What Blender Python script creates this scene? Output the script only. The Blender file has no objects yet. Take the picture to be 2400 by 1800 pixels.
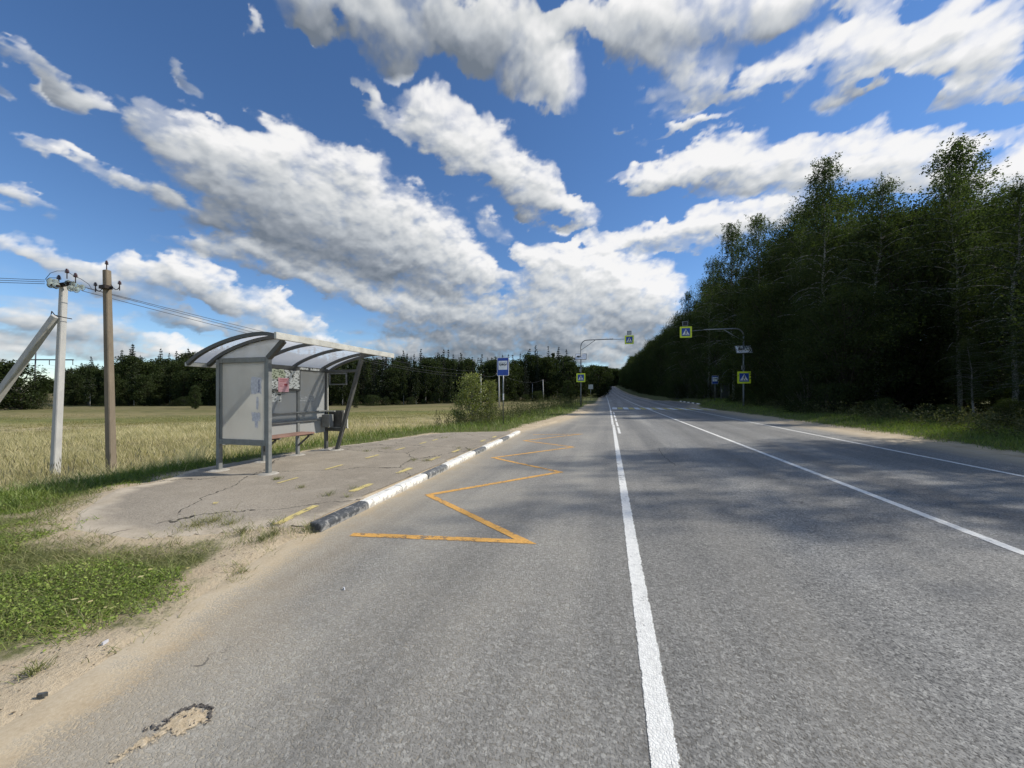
import bpy, math, random
import numpy as np
from mathutils import Vector, Matrix

random.seed(7)
RNG = np.random.default_rng(11)
SC = bpy.context.scene
COL = SC.collection
RAD = math.radians
S15, C15 = math.sin(RAD(15)), math.cos(RAD(15))
EYE = 1.55
FPX, UC, VH = 866.0, 1200.0, 923.0          # survey of the photograph: focal length, centre column, horizon row


def at(u, v, z=0.0, F=None):
    """measured photo point -> world point, on the level z or at the depth F"""
    if F is None:
        F = FPX * (EYE - z) / (v - VH)
    R = (u - UC) / FPX * F
    return (R * C15 - F * S15, R * S15 + F * C15, EYE + (VH - v) / FPX * F)


# ------------------------------------------------------------------ objects
def props(o, label=None, cat=None, group=None, kind=None):
    for k, v in (('label', label), ('category', cat), ('group', group), ('kind', kind)):
        if v:
            o[k] = v
    return o


def empty(name, loc, label=None, cat=None, group=None, rz=0.0):
    o = bpy.data.objects.new(name, None)
    COL.objects.link(o)
    o.empty_display_size = 0.2
    o.location = loc
    o.rotation_euler = (0, 0, rz)
    return props(o, label, cat, group)


def np_mesh(name, V, tri=None, quad=None, smooth=False):
    me = bpy.data.meshes.new(name)
    V = np.asarray(V, np.float32)
    nt = 0 if tri is None else len(tri)
    nq = 0 if quad is None else len(quad)
    me.vertices.add(len(V))
    me.vertices.foreach_set('co', V.ravel())
    loops = []
    if nq:
        loops.append(np.asarray(quad, np.int32).ravel())
    if nt:
        loops.append(np.asarray(tri, np.int32).ravel())
    L = np.concatenate(loops)
    me.loops.add(len(L))
    me.loops.foreach_set('vertex_index', L)
    me.polygons.add(nq + nt)
    tot = np.concatenate([np.full(nq, 4, np.int32), np.full(nt, 3, np.int32)])
    st = np.concatenate([[0], np.cumsum(tot)[:-1]]).astype(np.int32)
    me.polygons.foreach_set('loop_start', st)
    me.polygons.foreach_set('loop_total', tot)
    if smooth:
        me.polygons.foreach_set('use_smooth', np.ones(nq + nt, bool))
    me.update(calc_edges=True)
    return me


def link(name, me, mat=None, parent=None, loc=None, rot=None):
    o = bpy.data.objects.new(name, me)
    COL.objects.link(o)
    if mat is not None and not me.materials:
        me.materials.append(mat)
    if parent is not None:
        o.parent = parent
    if loc is not None:
        o.location = loc
    if rot is not None:
        o.rotation_euler = rot
    return o


def copy_tree(o, parent=None):
    c = o.copy()
    COL.objects.link(c)
    if parent is not None:
        c.parent = parent
    for ch in list(o.children):
        copy_tree(ch, c)
    return c


class MB:
    """collects simple solids into one mesh"""
    def __init__(self):
        self.v, self.f = [], []

    def add(self, vs, fs):
        b = len(self.v)
        self.v += [tuple(p) for p in vs]
        self.f += [tuple(i + b for i in f) for f in fs]

    def box(self, a, b, rot=None, piv=None):
        x0, y0, z0 = a
        x1, y1, z1 = b
        vs = [(x0, y0, z0), (x1, y0, z0), (x1, y1, z0), (x0, y1, z0), (x0, y0, z1), (x1, y0, z1), (x1, y1, z1), (x0, y1, z1)]
        if rot is not None:
            p = Vector(piv or ((x0 + x1) / 2, (y0 + y1) / 2, (z0 + z1) / 2))
            vs = [p + rot @ (Vector(q) - p) for q in vs]
        self.add(vs, [(0, 3, 2, 1), (4, 5, 6, 7), (0, 1, 5, 4), (1, 2, 6, 5), (2, 3, 7, 6), (3, 0, 4, 7)])
        return self

    def bar(self, p, q, w, h, up=(0, 0, 1), w2=None, h2=None):
        """rectangular bar p->q; w across, h along up"""
        p, q = Vector(p), Vector(q)
        d = (q - p).normalized()
        u = Vector(up)
        s = d.cross(u)
        if s.length < 1e-4:
            s = d.cross(Vector((0, 1, 0)))
        s.normalize()
        u = s.cross(d).normalized()
        w2, h2 = w2 or w, h2 or h
        vs = []
        for c, ww, hh in ((p, w, h), (q, w2, h2)):
            vs += [c - s * ww / 2 - u * hh / 2, c + s * ww / 2 - u * hh / 2, c + s * ww / 2 + u * hh / 2, c - s * ww / 2 + u * hh / 2]
        self.add(vs, [(0, 1, 2, 3)[::-1], (4, 5, 6, 7), (0, 1, 5, 4), (1, 2, 6, 5), (2, 3, 7, 6), (3, 0, 4, 7)])
        return self

    def tube(self, pts, rad, n=8, caps=True):
        pts = [Vector(p) for p in pts]
        if not hasattr(rad, '__len__'):
            rad = [rad] * len(pts)
        b = len(self.v)
        ref = None
        for i, p in enumerate(pts):
            d = (pts[min(i + 1, len(pts) - 1)] - pts[max(i - 1, 0)])
            d.normalize()
            if ref is None:
                ref = Vector((1, 0, 0)) if abs(d.x) < 0.9 else Vector((0, 1, 0))
            s = d.cross(ref)
            s.normalize()
            t = s.cross(d)
            ref = t if abs(d.dot(t)) < .9 else ref
            ref = d.cross(s) * -1
            for k in range(n):
                a = 2 * math.pi * k / n
                self.v.append(tuple(p + (s * math.cos(a) + t * math.sin(a)) * rad[i]))
        for i in range(len(pts) - 1):
            for k in range(n):
                a0, a1 = b + i * n + k, b + i * n + (k + 1) % n
                self.f.append((a0, a1, a1 + n, a0 + n))
        if caps:
            self.f.append(tuple(b + k for k in range(n))[::-1])
            self.f.append(tuple(b + (len(pts) - 1) * n + k for k in range(n)))
        return self

    def lathe(self, prof, n=14, M=None):
        """prof: (r, z) list about local z; M places it"""
        M = M or Matrix()
        b = len(self.v)
        for r, z in prof:
            for k in range(n):
                a = 2 * math.pi * k / n
                self.v.append(tuple(M @ Vector((r * math.cos(a), r * math.sin(a), z))))
        for i in range(len(prof) - 1):
            for k in range(n):
                a0, a1 = b + i * n + k, b + i * n + (k + 1) % n
                self.f.append((a0, a1, a1 + n, a0 + n))
        self.f.append(tuple(b + k for k in range(n))[::-1])
        self.f.append(tuple(b + (len(prof) - 1) * n + k for k in range(n)))
        return self

    def plate(self, poly, y0, y1):
        """polygon in x,z swept from y0 (front) to y1"""
        n = len(poly)
        vs = [(x, y0, z) for x, z in poly] + [(x, y1, z) for x, z in poly]
        fs = [tuple(range(n)), tuple(range(n, 2 * n))[::-1]] + [(i + n, (i + 1) % n + n, (i + 1) % n, i) for i in range(n)]
        self.add(vs, fs)
        return self

    def mesh(self, name, bevel=0.0, smooth=False):
        me = bpy.data.meshes.new(name)
        me.from_pydata(self.v, [], self.f)
        if smooth:
            me.polygons.foreach_set('use_smooth', np.ones(len(me.polygons), bool))
        me.update()
        if bevel:
            import bmesh
            bm = bmesh.new()
            bm.from_mesh(me)
            bmesh.ops.recalc_face_normals(bm, faces=bm.faces[:])
            bmesh.ops.bevel(bm, geom=[e for e in bm.edges if len(e.link_faces) == 2 and e.calc_face_angle(0) > 0.5], offset=bevel,
                            segments=1, affect='EDGES', clamp_overlap=True)
            bm.to_mesh(me)
            bm.free()
        return me

    def build(self, name, mat, parent=None, bevel=0.0, smooth=False):
        return link(name, self.mesh(name, bevel, smooth), mat, parent)


# ------------------------------------------------------------------ node helpers
class NB:
    def __init__(self, nt):
        self.nt = nt

    def n(self, typ, ins=None, **attrs):
        nd = self.nt.nodes.new(typ)
        for k, v in attrs.items():
            setattr(nd, k, v)
        for k, v in (ins or {}).items():
            self.set(nd, k, v)
        return nd

    def set(self, nd, k, v):
        s = nd.inputs[k]
        if isinstance(v, bpy.types.NodeSocket):
            self.nt.links.new(v, s)
        elif isinstance(v, bpy.types.Node):
            self.nt.links.new(v.outputs[0], s)
        else:
            if s.type == 'RGBA' and len(v) == 3:
                v = (*v, 1.0)
            s.default_value = v

    def m(self, op, a, b=None, c=None, clamp=False):
        nd = self.n('ShaderNodeMath', {0: a}, operation=op, use_clamp=clamp)
        if b is not None:
            self.set(nd, 1, b)
        if c is not None:
            self.set(nd, 2, c)
        return nd.outputs[0]

    def vm(self, op, a, b=None, scale=None):
        nd = self.n('ShaderNodeVectorMath', {0: a}, operation=op)
        if b is not None:
            self.set(nd, 1, b)
        if scale is not None:
            self.set(nd, 'Scale', scale)
        return nd.outputs['Value'] if op in ('LENGTH', 'DOT_PRODUCT', 'DISTANCE') else nd.outputs['Vector']

    def step(self, x, lo, hi, a=0.0, b=1.0, smooth=True):
        nd = self.n('ShaderNodeMapRange', {'Value': x, 'From Min': lo, 'From Max': hi, 'To Min': a, 'To Max': b},
                    interpolation_type='SMOOTHSTEP' if smooth else 'LINEAR')
        return nd.outputs[0]

    def mix(self, f, a, b, blend='MIX'):
        nd = self.n('ShaderNodeMix', data_type='RGBA', blend_type=blend)
        self.set(nd, 0, f)
        self.set(nd, 6, a)
        self.set(nd, 7, b)
        return nd.outputs[2]

    def noise(self, vec, scale, detail=4.0, rough=0.55, out=0, dist=0.0):
        nd = self.n('ShaderNodeTexNoise', {'Scale': scale, 'Detail': detail, 'Roughness': rough, 'Distortion': dist})
        if vec is not None:
            self.set(nd, 'Vector', vec)
        return nd.outputs[out]

    def vor(self, vec, scale, feature='F1', rnd=1.0):
        nd = self.n('ShaderNodeTexVoronoi', {'Vector': vec, 'Scale': scale, 'Randomness': rnd}, feature=feature)
        return nd

    def ramp(self, x, stops, interp='LINEAR'):
        nd = self.n('ShaderNodeValToRGB', {0: x})
        nd.color_ramp.interpolation = interp
        el = nd.color_ramp.elements
        while len(el) < len(stops):
            el.new(0.5)
        for e, (p, c) in zip(el, stops):
            e.position = p
            e.color = (*c, 1.0) if len(c) == 3 else c
        return nd.outputs[0]


def material(name):
    m = bpy.data.materials.new(name)
    m.use_nodes = True
    nt = m.node_tree
    nt.nodes.clear()
    nb = NB(nt)
    out = nb.n('ShaderNodeOutputMaterial')
    return m, nb, out


def principled(nb, out, col, rough=0.7, metal=0.0, normal=None, spec=0.4, **kw):
    p = nb.n('ShaderNodeBsdfPrincipled', {'Base Color': col, 'Roughness': rough, 'Metallic': metal, 'Specular IOR Level': spec})
    if normal is not None:
        nb.set(p, 'Normal', normal)
    for k, v in kw.items():
        nb.set(p, k, v)
    nb.nt.links.new(p.outputs[0], out.inputs[0])
    return p


def bump(nb, h, strength=0.5, dist=0.01):
    return nb.n('ShaderNodeBump', {'Height': h, 'Strength': strength, 'Distance': dist}).outputs[0]


def simple(name, col, rough=0.6, metal=0.0, var=0.25, scale=6.0, spec=0.4, bumps=0.15):
    """painted or bare surface with blotchy wear and a little grain"""
    m, nb, out = material(name)
    pos = nb.n('ShaderNodeTexCoord').outputs['Object']
    n1 = nb.noise(pos, scale, 6, 0.62)
    n2 = nb.noise(pos, scale * 9, 3, 0.6)
    k = nb.m('ADD', nb.step(n1, .3, .72, 1 - var, 1 + var * .6, False), nb.m('MULTIPLY', nb.m('SUBTRACT', n2, .5), var * .6))
    c = nb.vm('SCALE', tuple(col), scale=k)
    principled(nb, out, c, nb.step(n1, .3, .7, rough * .85, min(1, rough * 1.15)), metal, bump(nb, n2, bumps, .004), spec)
    return m
# ------------------------------------------------------------------ camera, sun, sky
SUN_EL, SUN_AZ = 40.0, 66.0          # azimuth clockwise from the road direction (+Y)
cam_d = bpy.data.cameras.new('camera')
cam = bpy.data.objects.new('camera', cam_d)
COL.objects.link(cam)
cam.location = (0, 0, EYE)
cam.rotation_euler = (RAD(90), 0, RAD(15))
cam_d.sensor_width = 36.0
cam_d.lens = 36.0 * FPX / 2400.0
cam_d.shift_y = 23.0 / 2400.0
cam_d.clip_start, cam_d.clip_end = 0.05, 12000
SC.camera = cam

sun_dir = Vector((math.sin(RAD(SUN_AZ)) * math.cos(RAD(SUN_EL)), math.cos(RAD(SUN_AZ)) * math.cos(RAD(SUN_EL)), math.sin(RAD(SUN_EL))))
sd = bpy.data.lights.new('sun', 'SUN')
sd.energy = 4.6
sd.angle = RAD(0.7)
sd.color = (1.0, 0.945, 0.86)
sun = bpy.data.objects.new('sun', sd)
COL.objects.link(sun)
sun.location = (0, 0, 60)
sun.rotation_euler = sun_dir.to_track_quat('Z', 'Y').to_euler()

SC.view_settings.view_transform = 'Standard'
SC.view_settings.look = 'None'
SC.view_settings.exposure = 0.0
SC.view_settings.gamma = 1.0
SC.cycles.max_bounces = 6
SC.cycles.diffuse_bounces = 3
SC.cycles.glossy_bounces = 3
SC.cycles.transmission_bounces = 5
SC.cycles.transparent_max_bounces = 8
SC.cycles.caustics_reflective = False
SC.cycles.caustics_refractive = False
SC.cycles.use_denoising = True

# clouds: (u, v, ru, rv, tilt, weight, tone) measured on a 2212 px wide view of the sky; tone lifts (+) or greys (-) the cloud
CLOUDS = [
 # long heap across the left
 (345,270,75,52,38,1,.1),(420,330,95,70,34,1,.1),(490,310,90,50,30,1,.3),(560,310,70,48,25,1.1,.5),(590,380,130,90,30,1.1,.1),(690,420,140,95,30,1.1,.1),
 (740,350,70,40,30,.8,.2),(800,470,150,100,28,1.1,0),(900,520,140,85,28,1.1,0),(980,560,110,60,28,1,.05),(1040,590,70,36,20,1,.1),(620,470,160,60,26,1.1,-.25),
 (720,530,170,50,22,1.1,-.45),(860,575,150,42,20,1,-.45),(560,505,110,40,22,.9,-.5),(450,475,110,28,20,.7,-.35),(380,440,60,26,20,.5,-.3),(1060,480,60,26,40,.5,.2),
 # second heap right of it
 (805,190,40,18,55,.75,.3),(830,225,45,26,60,.7,.2),(845,265,30,40,10,.6,.2),(930,215,75,34,20,.8,.25),(960,260,70,45,30,1,.3),(930,300,95,48,32,1.05,.2),
 (1060,305,95,52,34,1.1,.3),(1000,340,95,48,32,1.05,.1),(1100,370,95,42,36,1,.1),(1180,425,95,34,34,1,.1),(1235,460,70,24,30,.9,.1),(1185,380,55,28,40,.6,.2),(1110,420,80,24,34,.8,-.05),
 # overcast shelf at the top
 (690,20,120,34,25,1,-.15),(790,55,150,50,24,1.1,-.2),(930,50,190,68,15,1.2,-.25),(1060,80,150,70,28,1.2,-.2),(1140,30,150,60,5,1.1,-.1),(1150,120,80,50,40,.9,0),
 (1190,160,85,78,20,1.15,.3),(1190,215,45,38,0,.8,.2),(1280,40,110,56,10,1,.05),(1390,50,140,66,5,1.1,.05),(1420,120,110,42,20,.75,.0),(1520,30,160,54,0,1.1,0),
 (1650,35,140,52,-5,1.05,.05),(1760,15,120,40,-10,.9,.15),(1560,130,70,46,-30,.55,.1),(1470,150,60,26,30,.5,.1),(1500,190,110,24,-10,.6,.1),(1640,185,90,30,-8,.6,.25),
 # streaks at the top right
 (1760,140,120,48,-18,.8,.35),(1860,85,120,50,-28,1,.4),(1970,50,130,52,-28,1.1,.4),(2060,70,140,60,-28,1.1,.45),(2160,40,120,56,-25,1,.4),(2120,140,110,48,-25,1,.35),
 (2190,180,70,26,-20,.9,.3),(1985,145,52,18,-38,.7,.3),(2040,186,24,14,0,.6,.3),(1830,170,70,26,-20,.55,.3),(1880,130,70,30,-30,.6,.3),(1690,180,60,24,0,.5,.3),
 (1450,275,60,16,-14,.7,.3),(1525,262,50,18,5,.7,.3),(1455,272,24,15,0,.6,.3),(1360,270,18,12,0,.4,.1),(1470,230,60,16,-20,.35,.1),
 # band above the wood
 (1385,388,75,20,-10,.95,.3),(1470,372,95,34,-10,1.05,.35),(1530,350,85,44,-6,1.05,.4),(1540,390,110,28,-4,1,.1),(1650,350,110,44,-6,1.05,.3),(1740,350,120,48,-8,1.05,.3),
 (1830,345,120,54,-12,1.05,.4),(1930,345,110,52,-14,1,.4),(2020,360,90,46,-10,1,.35),(2110,380,110,64,0,1.05,.35),(2190,400,90,90,0,1.05,.35),(1620,412,90,16,-10,.5,.2),(1720,400,80,22,-8,.6,.1),
 (1290,525,110,22,-8,.85,.2),(1400,505,110,28,-12,.95,.3),(1500,490,110,34,-12,.95,.35),(1590,475,110,34,-12,.95,.35),(1680,455,100,26,-10,.95,.3),(1420,545,90,14,-8,.6,.1),(1530,530,90,16,-12,.6,.2),
 # big heap over the road
 (1133,538,20,26,0,1,.45),(1200,565,70,46,15,1.1,.45),(1280,560,70,42,15,1.05,.4),(1260,610,110,66,18,1.1,.25),(1350,600,70,46,10,1.1,.45),(1330,650,110,56,10,1.1,.05),
 (1420,620,62,48,10,1.15,.5),(1400,660,90,42,10,1.1,.05),(1180,640,90,50,15,.95,.0),(1190,665,34,24,20,.8,.45),(1300,690,170,34,5,1.05,-.35),(1130,690,130,36,8,.95,-.2),
 (1270,720,160,26,4,.9,-.35),(1230,720,90,14,10,.8,.45),(1310,775,60,16,10,.85,.5),(1080,720,170,34,6,.85,-.4),(950,720,150,30,8,.8,-.35),(1150,760,200,26,3,.85,-.42),(900,760,160,22,2,.75,-.42),(1330,750,110,20,0,.8,-.3),
 # lower bands, left
 (500,545,110,26,12,.85,-.05),(420,530,70,18,8,.6,-.1),(620,575,110,32,16,.95,0),(720,610,110,32,20,1,.05),(820,640,100,30,22,1,.1),(900,660,80,28,18,.95,0),(990,655,100,36,14,.9,-.15),(1000,680,120,26,8,.85,-.15),(560,545,50,16,15,.7,.3),
 (60,545,120,22,10,.65,.1),(180,575,90,24,14,.7,.1),(270,575,80,22,4,.9,.4),(420,580,50,24,18,1.1,.6),(380,600,100,30,14,.95,-.1),(470,620,90,32,22,1,.2),(560,660,90,34,22,1.05,.15),
 (630,690,60,24,16,.95,.1),(602,636,32,16,20,.95,.4),(300,620,110,28,14,.8,-.05),(200,610,90,22,12,.6,0),(395,690,66,22,12,.85,-.45),(450,700,30,8,20,.7,.4),(700,722,34,18,20,.95,.6),(690,705,44,8,6,.7,-.4),(360,745,42,22,10,1.05,.55),(400,760,46,18,10,.95,.4),
 (80,705,140,22,6,.75,-.25),(230,720,120,26,8,.75,-.25),(60,745,130,20,4,.75,-.2),(220,765,140,20,4,.75,-.15),(880,750,40,14,5,.8,.3),
 (20,770,60,16,0,.8,.4),(560,720,90,22,10,.7,-.2),(640,735,90,18,8,.7,-.1),
 # small clouds, upper left
 (70,125,60,18,25,.5,0),(140,150,58,26,45,.75,.1),(175,190,62,30,45,.75,.05),(225,225,52,20,35,.55,0),(15,165,26,22,40,.6,-.05),(415,150,38,18,30,.6,.1),(445,185,34,24,60,.6,.1),
 (85,322,44,18,20,.55,.1),(120,335,50,22,25,.55,0),(210,375,90,22,14,.55,0),(285,385,44,18,10,.65,.1),(310,400,40,20,0,.5,-.1),(35,420,44,18,20,.6,.05),(75,440,60,16,20,.45,0),(525,22,24,14,40,.6,.1),(250,190,40,12,45,.35,0),(0,455,60,14,10,.4,0),
]


def sky_dir(x, y):
    u, v = x * 1.085, y * 1.085
    r, p = (u - UC) / FPX, (VH - v) / FPX
    return Vector((r * C15 - S15, r * S15 + C15, p)).normalized()


def hash3(ix, iy, iz, seed):
    h = (ix.astype(np.int64) * 374761393 + iy.astype(np.int64) * 668265263 + iz.astype(np.int64) * 2147483647 + seed * 1274126177) & 0xFFFFFFFF
    h = ((h ^ (h >> 13)) * 1274126177) & 0xFFFFFFFF
    h = h ^ (h >> 16)
    return (h & 0xFFFF) / 65535.0


def vnoise(p, seed=0):
    i = np.floor(p)
    f = p - i
    f = f * f * f * (f * (f * 6 - 15) + 10)
    out = 0.0
    for dx in (0, 1):
        for dy in (0, 1):
            for dz in (0, 1):
                wgt = (f[:, 0] if dx else 1 - f[:, 0]) * (f[:, 1] if dy else 1 - f[:, 1]) * (f[:, 2] if dz else 1 - f[:, 2])
                out = out + wgt * hash3(i[:, 0] + dx, i[:, 1] + dy, i[:, 2] + dz, seed)
    return out


def fbm(p, octaves=4, seed=0, rough=.55):
    a, s, t, fr = 1.0, 0.0, 0.0, 1.0
    for k in range(octaves):
        s = s + a * vnoise(p * fr + 17.3 * k, seed + k)
        t += a
        a *= rough
        fr *= 2.03
    return s / t


world = bpy.data.worlds.new('World')
SC.world = world
world.use_nodes = True
wn = world.node_tree
wn.nodes.clear()
w = NB(wn)
wo = w.n('ShaderNodeOutputWorld')
bg = w.n('ShaderNodeBackground', {'Strength': 0.135})
wn.links.new(bg.outputs[0], wo.inputs[0])
sky = w.n('ShaderNodeTexSky', sky_type='NISHITA', sun_disc=False)
sky.sun_elevation = RAD(SUN_EL)
sky.sun_rotation = RAD(SUN_AZ)
sky.altitude = 300
sky.air_density = 1.0
sky.dust_density = 0.0
sky.ozone_density = 4.0
hs = w.n('ShaderNodeHueSaturation', {'Hue': .504, 'Saturation': 1.13, 'Value': 1.0, 'Color': sky.outputs[0]})
w.set(bg, 'Color', hs.outputs[0])

# the cloud layer: a far dome, clear between the clouds
az = np.radians(np.concatenate([np.arange(-78, 46, .17), np.arange(46, 282, 3.0)]))
el = np.radians(np.concatenate([np.arange(-1.5, 50, .17), np.arange(50, 90, 2.0)]))
A, E_ = np.meshgrid(az, el, indexing='ij')
Dv = np.stack([np.sin(A) * np.cos(E_), np.cos(A) * np.cos(E_), np.sin(E_)], -1).reshape(-1, 3)
low = np.clip(1 - Dv[:, 2] / .6, 0, 1)
P3 = Dv * (1 + 1.2 * low)[:, None]
wamp = (.020 + .046 * np.clip(Dv[:, 2] / .55, 0, 1))[:, None]
warp = np.stack([fbm(P3 * 11.0 + o, 6, sd_, .56) for o, sd_ in ((3.1, 1), (7.7, 21), (11.9, 41))], -1)
warp -= warp.mean(0)
DW = Dv + warp * wamp * 2.0
DT = Dv + warp * wamp * .6
S = np.zeros(len(Dv))
B = np.zeros(len(Dv))
QT = np.zeros(len(Dv))
for (x, y, rx, ry, ang, wt, tone) in CLOUDS:
    c = sky_dir(x, y)
    a = RAD(ang)
    e = 3.0
    ex = (sky_dir(x + e * math.cos(a), y + e * math.sin(a)) - sky_dir(x - e * math.cos(a), y - e * math.sin(a))) / (2 * e)
    ey = (sky_dir(x + e * math.sin(a), y - e * math.cos(a)) - sky_dir(x - e * math.sin(a), y + e * math.cos(a))) / (2 * e)
    X = ex.normalized()
    Y = (ey - X * ey.dot(X)).normalized()
    d = DW - np.array(c)
    dt_ = DT - np.array(c)
    px = d @ np.array(X) / (ex.length * rx * 1.22)
    py = d @ np.array(Y) / (ey.length * ry * 1.26)
    ok = (DW @ np.array(c)) > 0.2
    q = np.where(ok, np.clip(1 - px * px - py * py, 0, 1), 0) * wt
    S += q
    tx_ = dt_ @ np.array(X) / (ex.length * rx * 1.22)
    ty_ = dt_ @ np.array(Y) / (ey.length * ry * 1.26)
    qt = np.where(ok, np.clip(1.6 - tx_ * tx_ - ty_ * ty_, 0, 1), 0) * wt
    QT += qt
    B += qt * (tone + .55 * np.clip(ty_, -1, 1) + .1 * tx_)
# grey veil low over the horizon and unseen clouds added behind the camera for more fill light
elv = np.degrees(np.arcsin(Dv[:, 2]))
azv = np.degrees(A.reshape(-1))
strat = fbm(Dv * np.array([9.0, 9.0, 46.0]) + 2.2, 5, 77, .55)
veil = np.clip((strat - .40) * 3.2, 0, 1) * np.clip(1 - np.abs(elv - 4.0) / 8.5, 0, 1) * np.clip((28 - azv) / 30, 0, 1) * np.where(azv < 46, 1, 0) * 1.0
S += veil
QT += veil
B += veil * (-.16 + .9 * (strat - .5))
back = np.clip((fbm(P3 * 3.4 + 8.8, 5, 91, .55) - .47) * 5, 0, 1.2) * np.clip((azv - 95) / 20, 0, 1) * np.clip((278 - azv) / 12, 0, 1) * np.clip(elv / 6, 0, 1)
S += back
QT += back
B += back * .15
toneV = B / (QT + .025)
n_az, n_el = len(az), len(el)


def worley(p, seed, k=7.0):
    i = np.floor(p)
    acc = np.zeros(len(p))
    for dx in (-1, 0, 1):
        for dy in (-1, 0, 1):
            for dz in (-1, 0, 1):
                c = i + (dx, dy, dz)
                f = np.stack([hash3(c[:, 0], c[:, 1], c[:, 2], seed + s_) for s_ in (0, 5, 9)], -1)
                acc += np.exp(-k * np.sqrt(((c + f - p) ** 2).sum(1)))
    return -np.log(acc + 1e-9) / k


vis = (azv < 46)
pv = (P3 + warp * .05)[vis]
bl = np.zeros(len(Dv))
bl[vis] = 1.0 - (.50 * worley(pv * 15, 3) + .30 * worley(pv * 33, 13) + .20 * worley(pv * 70, 23)) * 1.35
bl[~vis] = .55
G = bl.reshape(n_az, n_el)
Sg = np.minimum(S, 2.2).reshape(n_az, n_el)
up = lambda M_, da, de: np.roll(np.concatenate([M_[:, de:], np.repeat(M_[:, -1:], de, 1)], 1), -da, 0)
relief = (G - up(G, 2, 5)) + .26 * (Sg - up(Sg, 5, 12))
I = np.arange(n_az * n_el).reshape(n_az, n_el)
J = np.roll(I, -1, axis=0)
quads = np.stack([I[:, :-1], I[:, 1:], J[:, 1:], J[:, :-1]], -1).reshape(-1, 4)
me = np_mesh('sky', Dv * 5000.0, quad=quads, smooth=True)
for nm, arr in (('cover', S), ('tone', toneV), ('billow', bl), ('relief', np.clip(relief.ravel(), -.6, .6))):
    at_ = me.attributes.new(nm, 'FLOAT', 'POINT')
    at_.data.foreach_set('value', arr.astype(np.float32))
mt, nb, out = material('cloud_layer')
mt.cycles.emission_sampling = 'NONE'
Sx = nb.n('ShaderNodeAttribute', attribute_name='cover').outputs['Fac']
Tx = nb.n('ShaderNodeAttribute', attribute_name='tone').outputs['Fac']
D = nb.vm('NORMALIZE', nb.n('ShaderNodeTexCoord').outputs['Object'])
zc = nb.n('ShaderNodeSeparateXYZ', {0: D}).outputs[2]
P = nb.vm('SCALE', D, scale=nb.step(zc, 0, .6, 1.8, 1.0))
n_f = nb.noise(P, 16.0, 8, .56)


b0 = nb.n('ShaderNodeAttribute', attribute_name='billow').outputs['Fac']
emb = nb.n('ShaderNodeAttribute', attribute_name='relief').outputs['Fac']
Ssat = nb.m('SUBTRACT', 1.0, nb.m('POWER', 2.718, nb.m('MULTIPLY', Sx, -1.7)))
dens = nb.m('ADD', Ssat, nb.m('ADD', nb.m('MULTIPLY', nb.m('SUBTRACT', n_f, .5), .9), nb.m('MULTIPLY', nb.m('SUBTRACT', b0, .50), .85)))
core = nb.step(dens, .06, .92)
veil_ = nb.m('MULTIPLY', nb.step(nb.m('ADD', Ssat, nb.m('MULTIPLY', nb.m('SUBTRACT', n_f, .5), .9)), .0, .9), .55)
alpha = nb.m('MULTIPLY', nb.m('MAXIMUM', core, veil_), nb.step(Ssat, .0, .60))
lum = nb.m('ADD', .57, nb.m('MULTIPLY', Tx, .88))
lum = nb.m('ADD', lum, nb.m('MULTIPLY', nb.m('SUBTRACT', n_f, .5), .22))
lum = nb.m('ADD', lum, nb.m('MULTIPLY', emb, .42))
lum = nb.m('ADD', lum, nb.step(dens, .15, .75, .07, 0))
lum = nb.m('MAXIMUM', nb.m('MINIMUM', lum, 1.0), 0.0)
ccol = nb.ramp(lum, [(0.0, (.17, .20, .24)), (.25, (.29, .32, .36)), (.5, (.49, .52, .55)), (.75, (.71, .725, .73)), (1.0, (.96, .95, .94))])
em = nb.n('ShaderNodeEmission', {'Color': ccol, 'Strength': 1.0})
tr = nb.n('ShaderNodeBsdfTransparent')
mx = nb.n('ShaderNodeMixShader', {0: nb.m('MULTIPLY', alpha, .96), 1: tr, 2: em})
nb.nt.links.new(mx.outputs[0], out.inputs[0])
props(link('sky', me, mt), kind='structure')
# ------------------------------------------------------------------ lie of the land
def sstep(x, a, b):
    t = np.clip((x - a) / (b - a), 0, 1)
    return t * t * (3 - 2 * t)


_Y = np.arange(-200, 5200, 2.0)
_k = np.hanning(17)
_k /= _k.sum()
_ZR = np.convolve(np.pad(np.interp(_Y, [-200, 52, 85, 120, 158, 220, 287, 320, 400, 5200], [0, 0, .28, .75, 1.6, 4.0, 7.1, 7.9, 8.2, 8.2]), 8, mode='edge'), _k, mode='valid')
_XR = np.convolve(np.pad(np.interp(_Y, [-200, 0, 20, 40, 85, 158, 287, 330, 420, 600, 5200], [.9, 0, -.12, -.27, -.9, -2.4, -6.2, -5.5, 14, 90, 90]), 8, mode='edge'), _k, mode='valid')


def zroad(Y):
    return np.interp(Y, _Y, _ZR)


def xroad(Y):
    return np.interp(Y, _Y, _XR)


def n2(X, Y, f, seed=0, o=3):
    p = np.stack([np.ravel(X) * f, np.ravel(Y) * f, np.full(np.size(X), 3.7)], -1)
    return (fbm(p, o, seed) - .5).reshape(np.shape(X))


# pavement edges, lateral to the road line
def pave_left(Y):
    return np.interp(Y, [-40, 1, 3.0, 3.8, 14.0, 14.8, 20, 27, 36, 60, 400], [-2.3, -2.5, -3.05, -3.15, -3.45, -3.40, -2.6, -1.95, -1.5, -1.4, -1.4])


def pave_right(Y):
    return np.interp(Y, [-40, 0, 45, 50, 58, 72, 80, 400], [9.5, 9.5, 9.3, 10.2, 12.4, 12.4, 9.0, 8.7])


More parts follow.
